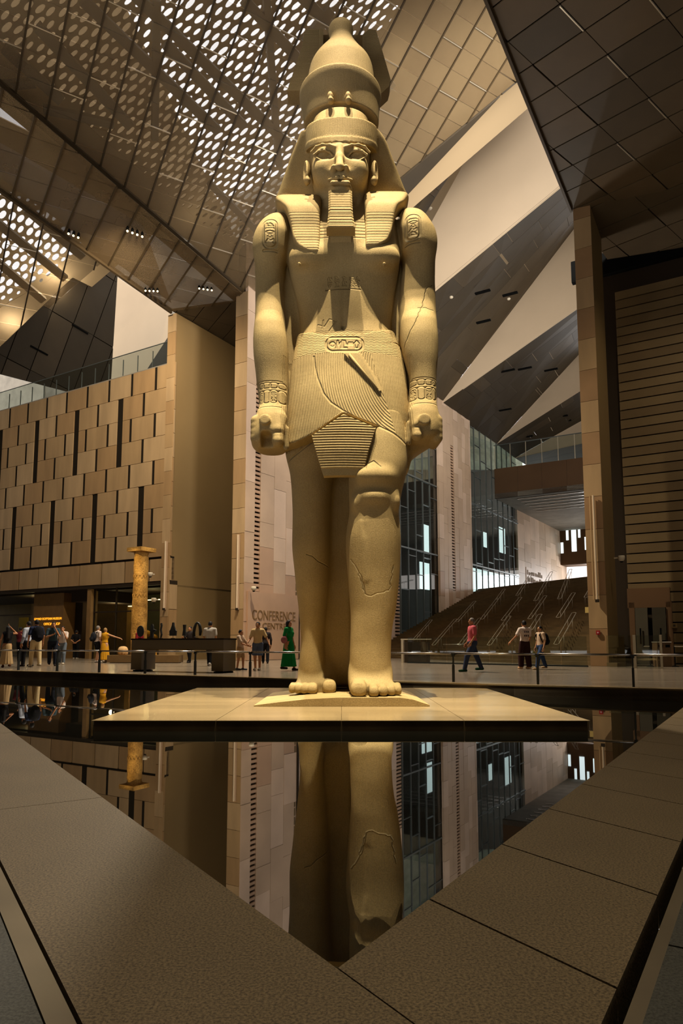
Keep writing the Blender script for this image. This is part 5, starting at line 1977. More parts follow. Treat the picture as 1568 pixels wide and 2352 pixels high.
def beltcut(x, y, z):
    top = np.interp(x, [bt_l[0], bt_c[0] - .35, bt_c[0], bt_c[0] + .35, bt_r[0]], [bt_l[2] - .16, bt_c[2] + .02, bt_c[2], bt_c[2] + .03, bt_r[2] - .16])
    bot = np.interp(x, [bb_l[0], bb_c[0] - .35, bb_c[0], bb_c[0] + .35, bb_r[0]], [bb_l[2], bb_c[2] + .02, bb_c[2], bb_c[2] + .04, bb_r[2]])
    return np.maximum(z - top, bot - z) + 0 * y


bf.loft(2, TORSO + [], 2.4, 0.0, grow=0.045, cut=beltcut, rnd=0.0)
ob('belt', bf.mesh('statue_belt', M['statue']), statue)
del bf
bc = pt(791, 792.5, 12.1)
bkf = Field((bc[0] - .45, 11.9, bc[2] - .25), (bc[0] + .45, 12.4, bc[2] + .25), 0.012)
bkf.box((bc[0], 12.17, bc[2]), (0.35, 0.075, 0.155), 0.05)
ob('belt_buckle', bkf.mesh('statue_buckle', M['statue']), statue)
# dagger pushed under the belt
dg = [(790, 812), (823, 811), (850, 853), (875, 897), (871, 898), (838, 862)]
dv = []
for dyy in (-0.05, 0.06):
    for x, y in dg:
        p0 = pt(x, y, 11.98)
        yy = float(kilt_front(p0[0], p0[2], 0.035)) + dyy
        dv.append(on_y(x, y, yy))
ns = len(dg)
df = [tuple(range(ns))[::-1], tuple(range(ns, 2 * ns))] + [(i, (i + 1) % ns, (i + 1) % ns + ns, i + ns) for i in range(ns)]
ob('dagger', mesh_data('statue_dagger', dv, [tuple(q) for q in df], M['statue']), statue)
MB().tube([on_y(x, y, float(kilt_front(*xz(x, y, 11.98), .035)) - 0.055) for x, y in ((802, 814), (836, 856), (868, 894))], [0.025, 0.02, 0.008], 6).build('dagger_rib', M['statue'], statue, smooth=True)

# pleated apron panel hanging in front
NV, NU = 150, 25
av, af = [], []
for i in range(NV):
    t = i / (NV - 1)
    py = 951 + (1093 - 951) * t
    if py < 1000:
        xl_ = 788 - (788 - 716) * min(1, (py - 951) / 49.0)
    else:
        s = (py - 1000) / 93.0
        xl_ = 716 + (743.5 - 716) * (s * 0.85 + 0.15 * s * s)
    if py < 982:
        xr_ = 788 + (863 - 788) * (py - 951) / 31.0
    else:
        s = (py - 982) / 111.0
        xr_ = 863 - (863 - 833) * (s ** 0.85)
    rid = 0.0
    if py < 1076 and 953 < py:
        rid = 0.020 * abs(math.sin((py - 953) / 123.0 * math.pi * 21))
    for j in range(NU):
        f = j / (NU - 1)
        x = xl_ + (xr_ - xl_) * f
        sag = 4.0 * math.sin(f * math.pi) * (1 - 0.3 * t)
        p0 = pt(x, py, 11.9)
        z_ = max(p0[2], zb_ + 0.02)
        yb = float(kilt_front(p0[0], z_, 0.035)) if py < 1034 else float(kilt_front(p0[0], zb_ + 0.02, 0.035)) + 0.05 * (py - 1034) / 59
        yy = yb - 0.05 - rid
        av.append(on_y(x, py - sag * (0.0 if t < .02 else .5), yy))
for i in range(NV - 1):
    for j in range(NU - 1):
        a = i * NU + j
        af.append((a, a + NU, a + NU + 1, a + 1))
nb_ = len(av)
av += [q + np.array([0, 0.16, 0]) for q in av]
af += [tuple(x + nb_ for x in q[::-1]) for q in af[:]]
edge = [i * NU for i in range(NV)] + [(NV - 1) * NU + j for j in range(1, NU)] + [i * NU + NU - 1 for i in range(NV - 2, -1, -1)] + [j for j in range(NU - 2, 0, -1)]
for a, b in zip(edge, edge[1:] + edge[:1]):
    af.append((b, a, a + nb_, b + nb_))
ob('apron', mesh_data('statue_apron', av, af, M['statue'], False), statue)

# --- the stone slab under the feet ---------------------------------------
sl = []
zf = -0.088
prof_ = [(-1.41, -0.07), (-1.0, -0.02), (-0.55, 0.028), (-0.05, 0.052), (0.95, 0.05), (1.15, 0.02), (1.42, -0.065)]
front = [(x, 11.16, z) for x, z in prof_]
back = [(x * 0.99, 14.05, z) for x, z in prof_]
n_ = len(prof_)
vv = front + back + [(x, y, zf) for x, y, z in front] + [(x, y, zf) for x, y, z in back]
ff = []
for i in range(n_ - 1):
    ff += [(i, i + 1, i + 1 + n_, i + n_), (i + 2 * n_, i + 1 + 2 * n_, i + 1, i), (i + n_, i + n_ + 1, i + 3 * n_ + 1, i + 3 * n_), (i + 3 * n_, i + 3 * n_ + 1, i + 2 * n_ + 1, i + 2 * n_)]
ff += [(0, n_, 3 * n_, 2 * n_), (2 * n_ - 1, n_ - 1, 3 * n_ - 1, 4 * n_ - 1)]
ob('base_slab', mesh_data('statue_base', vv, ff, M['statue']), statue)

# low platform in the pool
plat = empty('platform', (0, 12.5, -0.6), label='low square stone platform in the pool carrying the statue', cat='platform')
xs = [-3.30, -1.66, 0.0, 1.62, 3.28]
ys = [9.16, 11.4, 13.6, 15.82]
for i in range(4):
    for j in range(3):
        MB().prism([(xs[i] + .004, ys[j] + .004, -0.09), (xs[i + 1] - .004, ys[j] + .004, -0.09), (xs[i + 1] - .004, ys[j + 1] - .004, -0.09), (xs[i] + .004, ys[j + 1] - .004, -0.09)], (0, 0, -.008)).build('platform_slab', M['platform'], plat)
MB().box((-0.01, 12.49, -0.40), (3.27, 3.31, 0), (0, 0, 0), (0, 0, 0.2)) if False else None
MB().prism([(-3.27, 9.19, -0.098), (3.25, 9.19, -0.098), (3.25, 15.79, -0.098), (-3.27, 15.79, -0.098)], (0, 0, -0.4)).build('platform_core', M['kerb_side'], plat)  # dark side colour stands for the unlit front face
# ================================================================== things standing about the plaza
# railing along the far rim of the pool
P0r, P1r = on_z(42, 1539, 0), on_z(1455, 1579, 0)
DRr = unit(P1r - P0r)
NP_ = 10
STEP_ = np.linalg.norm(P1r - P0r) / NP_
RH = 0.68
rail = empty('railing', (P0r + P1r) / 2, label='low steel handrail on dark posts along the far rim of the pool', cat='railing')
pm = MB().box((0, 0, RH / 2 - .02), DRr * 0.012, np.array([-DRr[1], DRr[0], 0]) * 0.03, ZV * (RH / 2 - .02))
pm.box((0, 0, RH * .30), DRr * 0.022, np.array([-DRr[1], DRr[0], 0]) * 0.036, ZV * RH * .30)
pm.box((0, 0, RH - 0.03), DRr * 0.035, np.array([-DRr[1], DRr[0], 0]) * 0.03, ZV * 0.035)
pme = pm.data('post', M['post'])
for k in range(-2, NP_ + 4):
    p = P0r + DRr * STEP_ * k
    o = bpy.data.objects.new('post', pme)
    o.matrix_basis = Matrix.Translation(Vector(p))
    link(o, rail)
    MB().tube([p + DRr * 0.04 + ZV * RH, p + DRr * (STEP_ - .04) + ZV * RH], 0.026, 10).build('handrail', M['steel'], rail, smooth=True)


def thing(name, loc, label, cat, group=None):
    return empty(name, loc, label=label, cat=cat, group=group)


# counter with display pieces
CA, CB = on_z(300, 1541.5, 0), on_z(512, 1546, 0)
CD = unit(CB - CA)
CN = np.array([-CD[1], CD[0], 0])
CL = np.linalg.norm(CB - CA)
CM = mat('counter_clad', (96, 80, 50), 0.45, 0.4, var=0.08, scale=0.6)
ctr = thing('display_counter', (CA + CB) / 2, 'long brown display counter on two block legs behind the railing', 'counter')
CH = on_y(400, 1468, (CA[1] + CB[1]) / 2)[2]
for s in (0, 1):
    c = CA + CD * (0.22 if s == 0 else CL - 0.22)
    MB().box(c + CN * 0.35 + ZV * (CH / 2 + 0.02), CD * 0.22, CN * 0.35, ZV * (CH / 2 - 0.03)).build('leg', CM, ctr)
    MB().box(c + CN * 0.35 + ZV * 0.02, CD * 0.17, CN * 0.3, ZV * 0.02).build('foot', M['black'], ctr)
MB().box((CA + CB) / 2 + CN * 0.35 + ZV * (CH - .19), CD * (CL / 2 - .44), CN * 0.35, ZV * 0.16).build('beam', CM, ctr)
MB().box((CA + CB) / 2 + CN * 0.35 + ZV * (CH + .0), CD * (CL / 2 + .02), CN * 0.37, ZV * 0.025).build('top', M['dark'], ctr)
ART = mat('dark_bronze', (46, 44, 34), 0.5, 0.4, var=0.2, scale=8)


def on_counter(px):
    """point on the counter's top under the pixel column"""
    r = ray(px, 1468)
    m = CA + CN * 0.35
    t = np.linalg.solve(np.array([[r[0], -CD[0]], [r[1], -CD[1]]]), m[:2])
    return CAM * [1, 1, 0] + np.array([r[0], r[1], 0]) * t[0] + ZV * (CH + .025)


def piece(px, name, label, prof, flat=0.5, hole=None, stand=0.1):
    b = on_counter(px)
    t = thing(name, b, label, 'artifact', 'dark pieces on the display counter')
    MB().lathe(b, [(0.0, 0), (0.07, 0.0), (0.07, 0.015), (0.0, 0.016)], 12).build('base', M['black'], t)
    MB().tube([b + ZV * 0.012, b + ZV * (stand + .02)], 0.008, 6).build('rod', M['black'], t)
    if prof:
        pts = [(x, z + stand) for x, z in prof]
        n = len(pts)
        m = MB()
        ring = [b + CD * x + ZV * z for x, z in pts]
        m.prism([q - CN * 0.05 * flat for q in ring], CN * 0.1 * flat)
        m.build('figure', ART, t)
    return t, b


t, b = piece(322, 'disc_mirror', 'dark round disc on a stand at the left end of the counter', None, stand=0.07)
MB().prism([b + CD * .145 * math.cos(q * math.pi / 14) + ZV * (.25 + .19 * math.sin(q * math.pi / 14)) - CN * .014 for q in range(28)], CN * .028).build('disc', ART, t)
piece(349, 'carved_figure', 'dark carved figure with a jutting arm beside the disc on the counter',
      [(-.06, 0), (.05, 0), (.045, .18), (.16, .24), (.16, .27), (.05, .30), (.05, .40), (.02, .47), (-.03, .47), (-.06, .40), (-.07, .2)], stand=0.02)
piece(369, 'wavy_figure', 'thin wavy striped figure standing on the counter', [(-.02, 0), (.02, 0), (.055, .12), (.02, .28), (.05, .42), (.03, .50), (-.02, .48), (0, .40), (-.03, .28), (.01, .12)], stand=0.02)
piece(397, 'bodice_form', 'dark bodice shaped piece on a thin rod on the counter', [(-.13, 0), (.13, 0), (.14, .16), (.10, .2), (.045, .34), (.03, .44), (-.03, .44), (-.045, .34), (-.10, .2), (-.14, .16)], stand=0.09)
piece(423, 'vase_form', 'dark narrow flared piece on a rod beside the bodice form', [(-.07, 0), (.07, 0), (.04, .2), (.055, .36), (-.055, .36), (-.04, .2)], stand=0.09)
t, b = piece(452, 'loop_collar', 'dark tall loop shaped collar at the right end of the counter', None, stand=0.05)
lp = [(-.10, .02), (-.13, .14), (-.10, .30), (-.05, .42), (0, .46), (.06, .44), (.11, .34), (.14, .18), (.12, .04)]
MB().tube([b + CD * x + ZV * (z + .05) for x, z in lp], [.035, .05, .05, .04, .04, .04, .05, .055, .035], 8).build('loop', ART, t, smooth=True)

# bench with a cushion and a golden box behind the counter
BA, BB = on_z(246, 1523, 0), on_z(411, 1523, 0)
bench = thing('bench', (BA + BB) / 2, 'long low tan stone bench in front of the shop windows', 'bench')
BMAT = mat('bench_stone', (118, 92, 58), 0.5, 0.3, var=0.08)
MB().box((BA + BB) / 2 + ZV * 0.2 + np.array([0, .4, 0]), (np.linalg.norm(BB - BA) / 2, 0, 0), (0, 0.45, 0), ZV * 0.17).build('seat', BMAT, bench)
MB().box((BA + BB) / 2 + ZV * 0.02 + np.array([0, .45, 0]), (np.linalg.norm(BB - BA) / 2 - .1, 0, 0), (0, 0.35, 0), ZV * 0.02).build('plinth', M['dark'], bench)
pb = on_y(282, 1503, BA[1] + .4)
pouf = thing('pouf', (pb[0], BA[1] + .4, .37), 'cream ribbed pouf sitting on the stone bench', 'pouf')
PF_ = mat('cream_fabric', (206, 168, 116), 0.8, 0.2, var=0.06)
MB().lathe((pb[0], BA[1] + .4, 0.37), [(0.0, 0), (.19, 0.0), (.23, .08), (.23, .25), (.19, .36), (.10, .41), (0, .42)], 20).build('cushion', PF_, pouf, smooth=True)
for k in range(10):
    a = math.pi * 2 * k / 10
    MB().tube([np.array([pb[0], BA[1] + .4, 0.37]) + np.array([math.cos(a) * r, math.sin(a) * r, z]) for r, z in ((.225, .04), (.238, .15), (.225, .28), (.15, .385))], 0.014, 5).build('rib', PF_, pouf)
gb = on_y(343, 1503, BA[1] + .3)
gbx = thing('gold_box', (gb[0], BA[1] + .3, .37), 'flat golden box lying on the stone bench', 'box')
GOLD = mat('gold_card', (206, 150, 50), 0.45, 0.4)
MB().box((gb[0], BA[1] + .3, .43), (.3, 0, 0), (0, .2, 0), ZV * .055).build('box_body', GOLD, gbx)
MB().box((gb[0], BA[1] + .3, .50), (.31, 0, 0), (0, .21, 0), ZV * .014).build('lid', GOLD, gbx)

# ancient column with a square capital
ab = on_z(317, 1519, 0)
ACM = mat('carved_sandstone', (196, 150, 76), 0.8, 0.2, scale=1.6, col2=(128, 92, 42), fine=0.35, fscale=18, bump=0.9, bscale=9)
acol = thing('ancient_column', ab, 'tall weathered golden sandstone column with a square capital before the shop', 'column')
ztop = on_y(318, 1268, ab[1])[2]
ra = 17.5 * ab[1] / F
prof = [(ra * 1.02, 0.25)]
for i in range(1, 26):
    z = 0.25 + (ztop - 0.55) * i / 25
    prof.append((ra * (1.02 - 0.10 * i / 25) + random.uniform(-.012, .012), z))
prof += [(ra * .86, ztop - .2), (ra * .98, ztop - .08), (ra * .9, ztop)]
MB().lathe(ab, [(0, .25)] + prof + [(0, ztop)], 28).build('shaft', ACM, acol, smooth=True)
MB().lathe(ab, [(0, 0), (ra * 1.7, 0), (ra * 1.7, .16), (ra * 1.3, .25), (0, .26)], 28).build('base', ACM, acol)
zc1 = on_y(318, 1256, ab[1] - .5)[2]
MB().box(ab + ZV * (ztop + zc1) / 2, GA * ra * 1.32, GB * ra * 1.32, ZV * (zc1 - ztop) / 2).build('capital', ACM, acol)
for k, zz in enumerate((1.5, 2.6, 3.4, 4.4)):
    pts = []
    for i in range(13):
        a = math.radians(-170 + 13 * i)
        rr_ = ra * 0.985 - 0.10 * ra * zz / ztop + 0.012
        pts.append(ab + np.array([math.cos(a) * rr_, math.sin(a) * rr_, zz + (0.09 if i % 2 else -.09)]))
    MB().tube(pts, 0.018, 5).build('carved_zigzag', ACM, acol)
lamp('column_spot', 'SPOT', (ab[0] - 1.2, ab[1] - 2.5, 7.6), (ab[0] - .1, ab[1], 2.8), 900, (1.0, 0.74, 0.34), 0.08, 50, 0.8)

# tall slim light fittings on the piers
for lab, pos, z0, z1 in (('slim vertical light fitting on the end of the slotted wall', on_beta(376, 1400, -1.32), None, None),
                         ('slim vertical light fitting on the pier beside the louvred recess', on_beta(543.5, 1400, -0.12), None, None)):
    top_y = 1243 if pos[0] < -6.5 else 1228
    tz = on_y(0, top_y, pos[1])[2]
    lf_ = thing('wall_light', pos, lab, 'light', 'slim vertical wall lights')
    MB().tube([pos + ZV * 0, pos + ZV * (tz - pos[2])], 0.05, 8).build('tube', M['pale'], lf_)
    MB().box(pos + GB * 0.06 + ZV * (tz - pos[2]) / 2, GA * 0.09, GB * 0.02, ZV * (tz - pos[2]) / 2).build('back_plate', M['stone_pink'], lf_)
    MB().box(pos + ZV * 0.02, GA * .06, GB * .06, ZV * .06).build('end_cap', M['dark'], lf_)
lf_ = thing('wall_light', on_beta(1370, 1380, .45), 'slim vertical light fitting on the front of the right hand column', 'light', 'slim vertical wall lights')
pa_, pb_ = on_beta(1371, 1380, .42), on_beta(1360, 1138, .42)
pb_ = np.array([pa_[0], pa_[1], pb_[2]])
MB().tube([pa_, pb_], 0.045, 8).build('tube', M['pale'], lf_)
MB().tube([pa_ - GA * .12 + ZV * .05, pb_ - GA * .12], 0.035, 8).build('cover', M['stone_tan'], lf_)
MB().box(pa_, GA * .07, GB * .06, ZV * .06).build('end_cap', M['dark'], lf_)

# red alarm and cream plate
ra_ = on_beta(1373, 1453, .50)
al = thing('fire_alarm', ra_, 'small red square fire alarm on the right column', 'alarm')
MB().box(ra_, GA * .075, GB * .03, ZV * .085).build('case', mat('alarm_red', (150, 24, 30), 0.4, 0.4), al)
MB().box(ra_ - GB * .03, GA * .03, GB * .012, ZV * .03).build('button', mat('alarm_white', (200, 150, 150), 0.4, 0.4), al)
sp_ = on_beta(1349, 1401, 1.0)
sg = thing('wall_plate', sp_, 'small cream plate on the left side of the right column', 'plate')
MB().box(sp_, GA * .10, GB * .02, ZV * .12).build('plate', mat('cream_plate', (196, 172, 104), 0.5, 0.3), sg)
MB().box(sp_ + GA * .12 + GB * .02, GA * .06, GB * .015, ZV * .02).build('bracket', M['dark'], sg)

# cameras on walls
WHITE = mat('camera_white', (196, 184, 160), 0.4, 0.4)


def wall_camera(pos, out, lab):
    pos = pos + unit(out) * 0.22
    t = thing('security_camera', pos, lab, 'camera', 'security cameras on the walls')
    out = unit(out)
    MB().bar(pos, pos + out * 0.3, 0.06).build('arm', WHITE, t)
    h = pos + out * 0.3 - ZV * 0.02
    MB().lathe(h - ZV * 0.16, [(0.0, 0), (.08, .03), (.13, .10), (.14, .18), (.13, .26), (0, .27)], 14).build('housing', WHITE, t, smooth=True)
    MB().lathe(h - ZV * 0.19, [(0.0, 0), (.05, .01), (.075, .05), (0, .06)], 12).build('lens', M['black'], t, smooth=True)


wall_camera(on_beta(361, 1320, -1.2), -GB, 'white dome camera on the plain course of the slotted wall')
wall_camera(on_beta(369, 1378, -1.2), -GB, 'small white dome camera beside the last shop window')
wall_camera(wb(572, 1352), NWALL - GW * .4, 'pale camera beside the grille of the middle pier')
wall_camera(on_beta(1398, 1283, 1.6), -GA * -1.0 - GB * .2, 'pale camera on the broad side of the right column')

# low glass barrier before the stairs
gbp = [on_z(936, 1523, 0), on_z(1350, 1532, 0)]
gd = unit(gbp[1] - gbp[0])
gn = np.array([-gd[1], gd[0], 0])
gl_ = thing('glass_barrier', gbp[0], 'low clear glass barrier in front of the grand stairs', 'barrier')
gL = np.linalg.norm(gbp[1] - gbp[0])
ng = 8
for k in range(ng):
    c = gbp[0] + gd * gL * (k + .5) / ng
    MB().box(c + ZV * 0.62, gd * (gL / ng / 2 - .02), gn * .01, ZV * .58).build('glass_pane', M['glass'], gl_)
    MB().box(c + ZV * 0.03, gd * (gL / ng / 2), gn * .04, ZV * .03).build('shoe', M['post'], gl_)
rr0 = gbp[0] + gd * gL * .22 + gn * .12
MB().tube([rr0 + ZV * .88, rr0 + gd * gL * .16 + ZV * .88], 0.025, 8).build('grab_rail', M['steel'], gl_, smooth=True)
# portal frame left of the barrier and glass side screen right of the column
pg = on_z(925, 1522, 0)
gate = thing('gate_frame', pg, 'dark gate with a pale post at the left end of the glass barrier', 'gate')
MB().box(pg + ZV * .55, GA * .06, GB * .06, ZV * .55).build('post', M['lip'], gate)
MB().box(pg + GA * .75 + ZV * .5, GA * .65, GB * .03, ZV * .5).build('leaf', M['dark'], gate)
MB().box(pg + GA * .7 + ZV * 1.12, GA * .78, GB * .06, ZV * .03).build('head', M['lip'], gate)
ss = on_z(1405, 1532, 0) - GB * .6
scr = thing('glass_screen', ss, 'free standing glass screen with a steel post beside the right column', 'screen')
for k in range(2):
    MB().box(ss + GA * (.45 + .95 * k) - GB * .5 + ZV * .62, GA * .44, GB * .01, ZV * .6).build('glass_pane', M['glass'], scr)
MB().box(ss + GA * 1.0 - GB * .5 + ZV * .62, GA * .05, GB * .05, ZV * .62).build('post', M['hrail'], scr)
MB().box(ss + GA * 1.9 - GB * .5 + ZV * .62, GA * .04, GB * .05, ZV * .62).build('post', M['hrail'], scr)

# bin cabinet and queue barrier by the doors
kb = on_z(1521, 1531.5, 0)
cabn = thing('bin_cabinet', kb, 'tan waste cabinet with two dark slots by the right doors', 'bin')
KM = mat('bin_clad', (104, 80, 54), 0.5, 0.3, var=0.06)
xw = 16 * kb[1] / F
kh = on_y(1505, 1476, kb[1])[2]
c = np.array([on_y(1521, 1530, kb[1])[0], kb[1], 0])
MB().box(c + ZV * kh * .42, (xw, 0, 0), (0, .22, 0), ZV * kh * .42).build('cabinet', KM, cabn)
MB().box(c + ZV * (kh * .92), (xw * .98, 0, 0), (0, .215, 0), ZV * kh * .08).build('hood', KM, cabn)
MB().box(c + ZV * (kh + .02), (xw * 1.03, 0, 0), (0, .24, 0), ZV * .02).build('top', M['lip'], cabn)
for s in (-1, 1):
    MB().box(c + np.array([s * xw * .5, -.22, kh * .86]), (xw * .3, 0, 0), (0, .012, 0), ZV * .05).build('slot', M['black'], cabn)
tray = thing('tray', c + ZV * (kh + .04), 'small dark tray lying on the waste cabinet', 'tray')
MB().lathe(c + np.array([.08, 0, kh + .04]), [(0, 0), (.10, 0), (.13, .05), (.12, .05), (.09, .015), (0, .015)], 14).build('dish', M['black'], tray)
for lab, x0, x1 in (('queue rail on a thin post left of the waste cabinet', 1478, 1491), ('queue rail on a thin post right of the waste cabinet', 1548, 1584)):
    p, q = on_y(x0, 1485, kb[1]), on_y(x1, 1485, kb[1])
    qr = thing('queue_barrier', (q[0], q[1], 0), lab, 'barrier', 'queue rails by the doors')
    MB().tube([p, q], 0.025, 8).build('rail', M['lip'], qr)
    e = q if x0 < 1500 else p
    MB().tube([(e[0], e[1], .02), (e[0], e[1], p[2])], 0.03, 8).build('post', M['post'], qr)
    MB().lathe((e[0], e[1], 0), [(0, 0), (.15, 0), (.15, .02), (.04, .05), (0, .05)], 16).build('foot', M['post'], qr)
sw = on_beta(1548, 1437, 5.1)
swt = thing('wall_switch', sw, 'flat square switch plate on the wall right of the doors', 'plate')
MB().box(sw, GA * .12, GB * .03, ZV * .1).build('plate', M['render_tan'], swt)
MB().box(sw - GB * .03, GA * .05, GB * .01, ZV * .05).build('key', M['plank'], swt)

# clusters of spotlights under the left prism
for ci, (cx_, cy_, dx_, dy_, n_s, nm) in enumerate(((159, 541, 11, 4.5, 3, 'upper left'), (293, 535, 11.2, 4.3, 4, 'upper right'), (334, 669, 9.2, .4, 4, 'lower left'), (457, 664, 9.5, 1.4, 4, 'lower right'))):
    for k in range(n_s):
        p = f2.px(cx_ + dx_ * k, cy_ + dy_ * k - 16) if ci < 2 else f2.px(cx_ + dx_ * k, cy_ + dy_ * k - 9)
        ordn = ('first', 'second', 'third', 'fourth')[k]
        place = ('in the row near the bright gap', 'in the row highest under the mesh prism', 'in the row nearest the pale wall', 'in the row nearest the stone statue')[ci]
        t = thing('spotlight', p, f'black roof spotlight, {ordn} from the left {place}', 'spotlight', 'spotlights under the left mesh prism')
        aim = unit((0.25, -0.75, -1.0))
        ln = 0.42 if ci < 2 else 0.24
        MB().tube([p, p - ZV * .12], 0.025, 6).build('stem', M['black'], t)
        MB().tube([p - ZV * .08, p - ZV * .08 + aim * ln], [0.065, 0.07], 10).build('can', M['black'], t, smooth=False)
        MB().tube([p - ZV * .08 + aim * ln, p - ZV * .08 + aim * (ln + .012)], 0.05, 10).build('lens', M['lampglow'], t)
# small sensors on the soffits
for x, y, pl_ in ((988, 476, 0), (1168, 684, 1), (1036, 680, 1), (250, 694, 2)):
    p = on_plane(x, y, t1[0], np.cross(t1[-1] - t1[0], t2[0] - t1[0])) if pl_ == 1 else (on_plane(x, y, t1[0] - ZV * .2, GB) if pl_ == 0 else on_beta(x, y, 14.7))
    t = thing('smoke_sensor', p, ('small white sensor beside the topmost pale face', 'small white sensor beside a light slot on the dark soffit', 'small white sensor alone on the lower dark soffit', 'small white sensor on the dark soffit left of the pale wall')[(0, 1, 2, 3)[((988, 476, 0), (1168, 684, 1), (1036, 680, 1), (250, 694, 2)).index((x, y, pl_))]], 'sensor', 'sensors on the soffits')
    MB().lathe(p - ZV * .18, [(0, 0), (.10, .03), (.14, .10), (.10, .16), (0, .2)], 12).build('dome', WHITE, t, smooth=True)
    MB().tube([p, p - ZV * .06], 0.04, 8).build('mount', WHITE, t)
# ================================================================== people
SKIN = [mat('skin_a', (176, 122, 84), 0.6, 0.3), mat('skin_b', (150, 100, 66), 0.6, 0.3), mat('skin_c', (196, 146, 108), 0.6, 0.3)]
HAIRM = mat('dark_hair', (24, 19, 16), 0.6, 0.3)
GREYH = mat('grey_hair', (120, 112, 104), 0.6, 0.3)
CLOTH = {}


def cloth(r, g, b, var=0.06):
    k = (r, g, b)
    if k not in CLOTH:
        CLOTH[k] = mat('cloth_%d_%d_%d' % k, k, 0.85, 0.15, var=var, scale=6, bump=0.25, bscale=14)
    return CLOTH[k]


# one hand, modelled fine: palm, four unequal bent fingers, thumb from the side of the palm; the arm points down -Z
HF = Field((-0.075, -0.06, -0.21), (0.075, 0.07, 0.05), 0.0055)
HF.box((0, 0, -0.045), (0.04, 0.014, 0.05), 0.013)
HF.cap((0, 0, 0.03), (0, 0, -0.01), 0.026, 0.028, 0.02)
for i, (x, ln) in enumerate(((-0.030, 0.066), (-0.010, 0.078), (0.010, 0.073), (0.029, 0.056))):
    a = np.array([x, 0, -0.088])
    b = a + np.array([x * 0.12, -0.010, -ln * .42])
    c = b + np.array([0, -0.018, -ln * .33])
    d = c + np.array([0, -0.018, -ln * .2])
    HF.cap(a, b, 0.0092, 0.0088, 0.003)
    HF.cap(b, c, 0.0088, 0.0082, 0.002)
    HF.cap(c, d, 0.0082, 0.0072, 0.002)
HF.cap((-0.034, -0.004, -0.022), (-0.056, -0.018, -0.055), 0.0125, 0.011, 0.006)
HF.cap((-0.056, -0.018, -0.055), (-0.058, -0.026, -0.085), 0.011, 0.009, 0.002)
_g = openvdb.FloatGrid(1.0)
_g.copyFromArray(HF.d)
HP, HQ = _g.convertToQuads(0.0)
HP = np.asarray(HP, float) * HF.h + HF.lo
HQ = np.asarray(HQ)[:, ::-1]


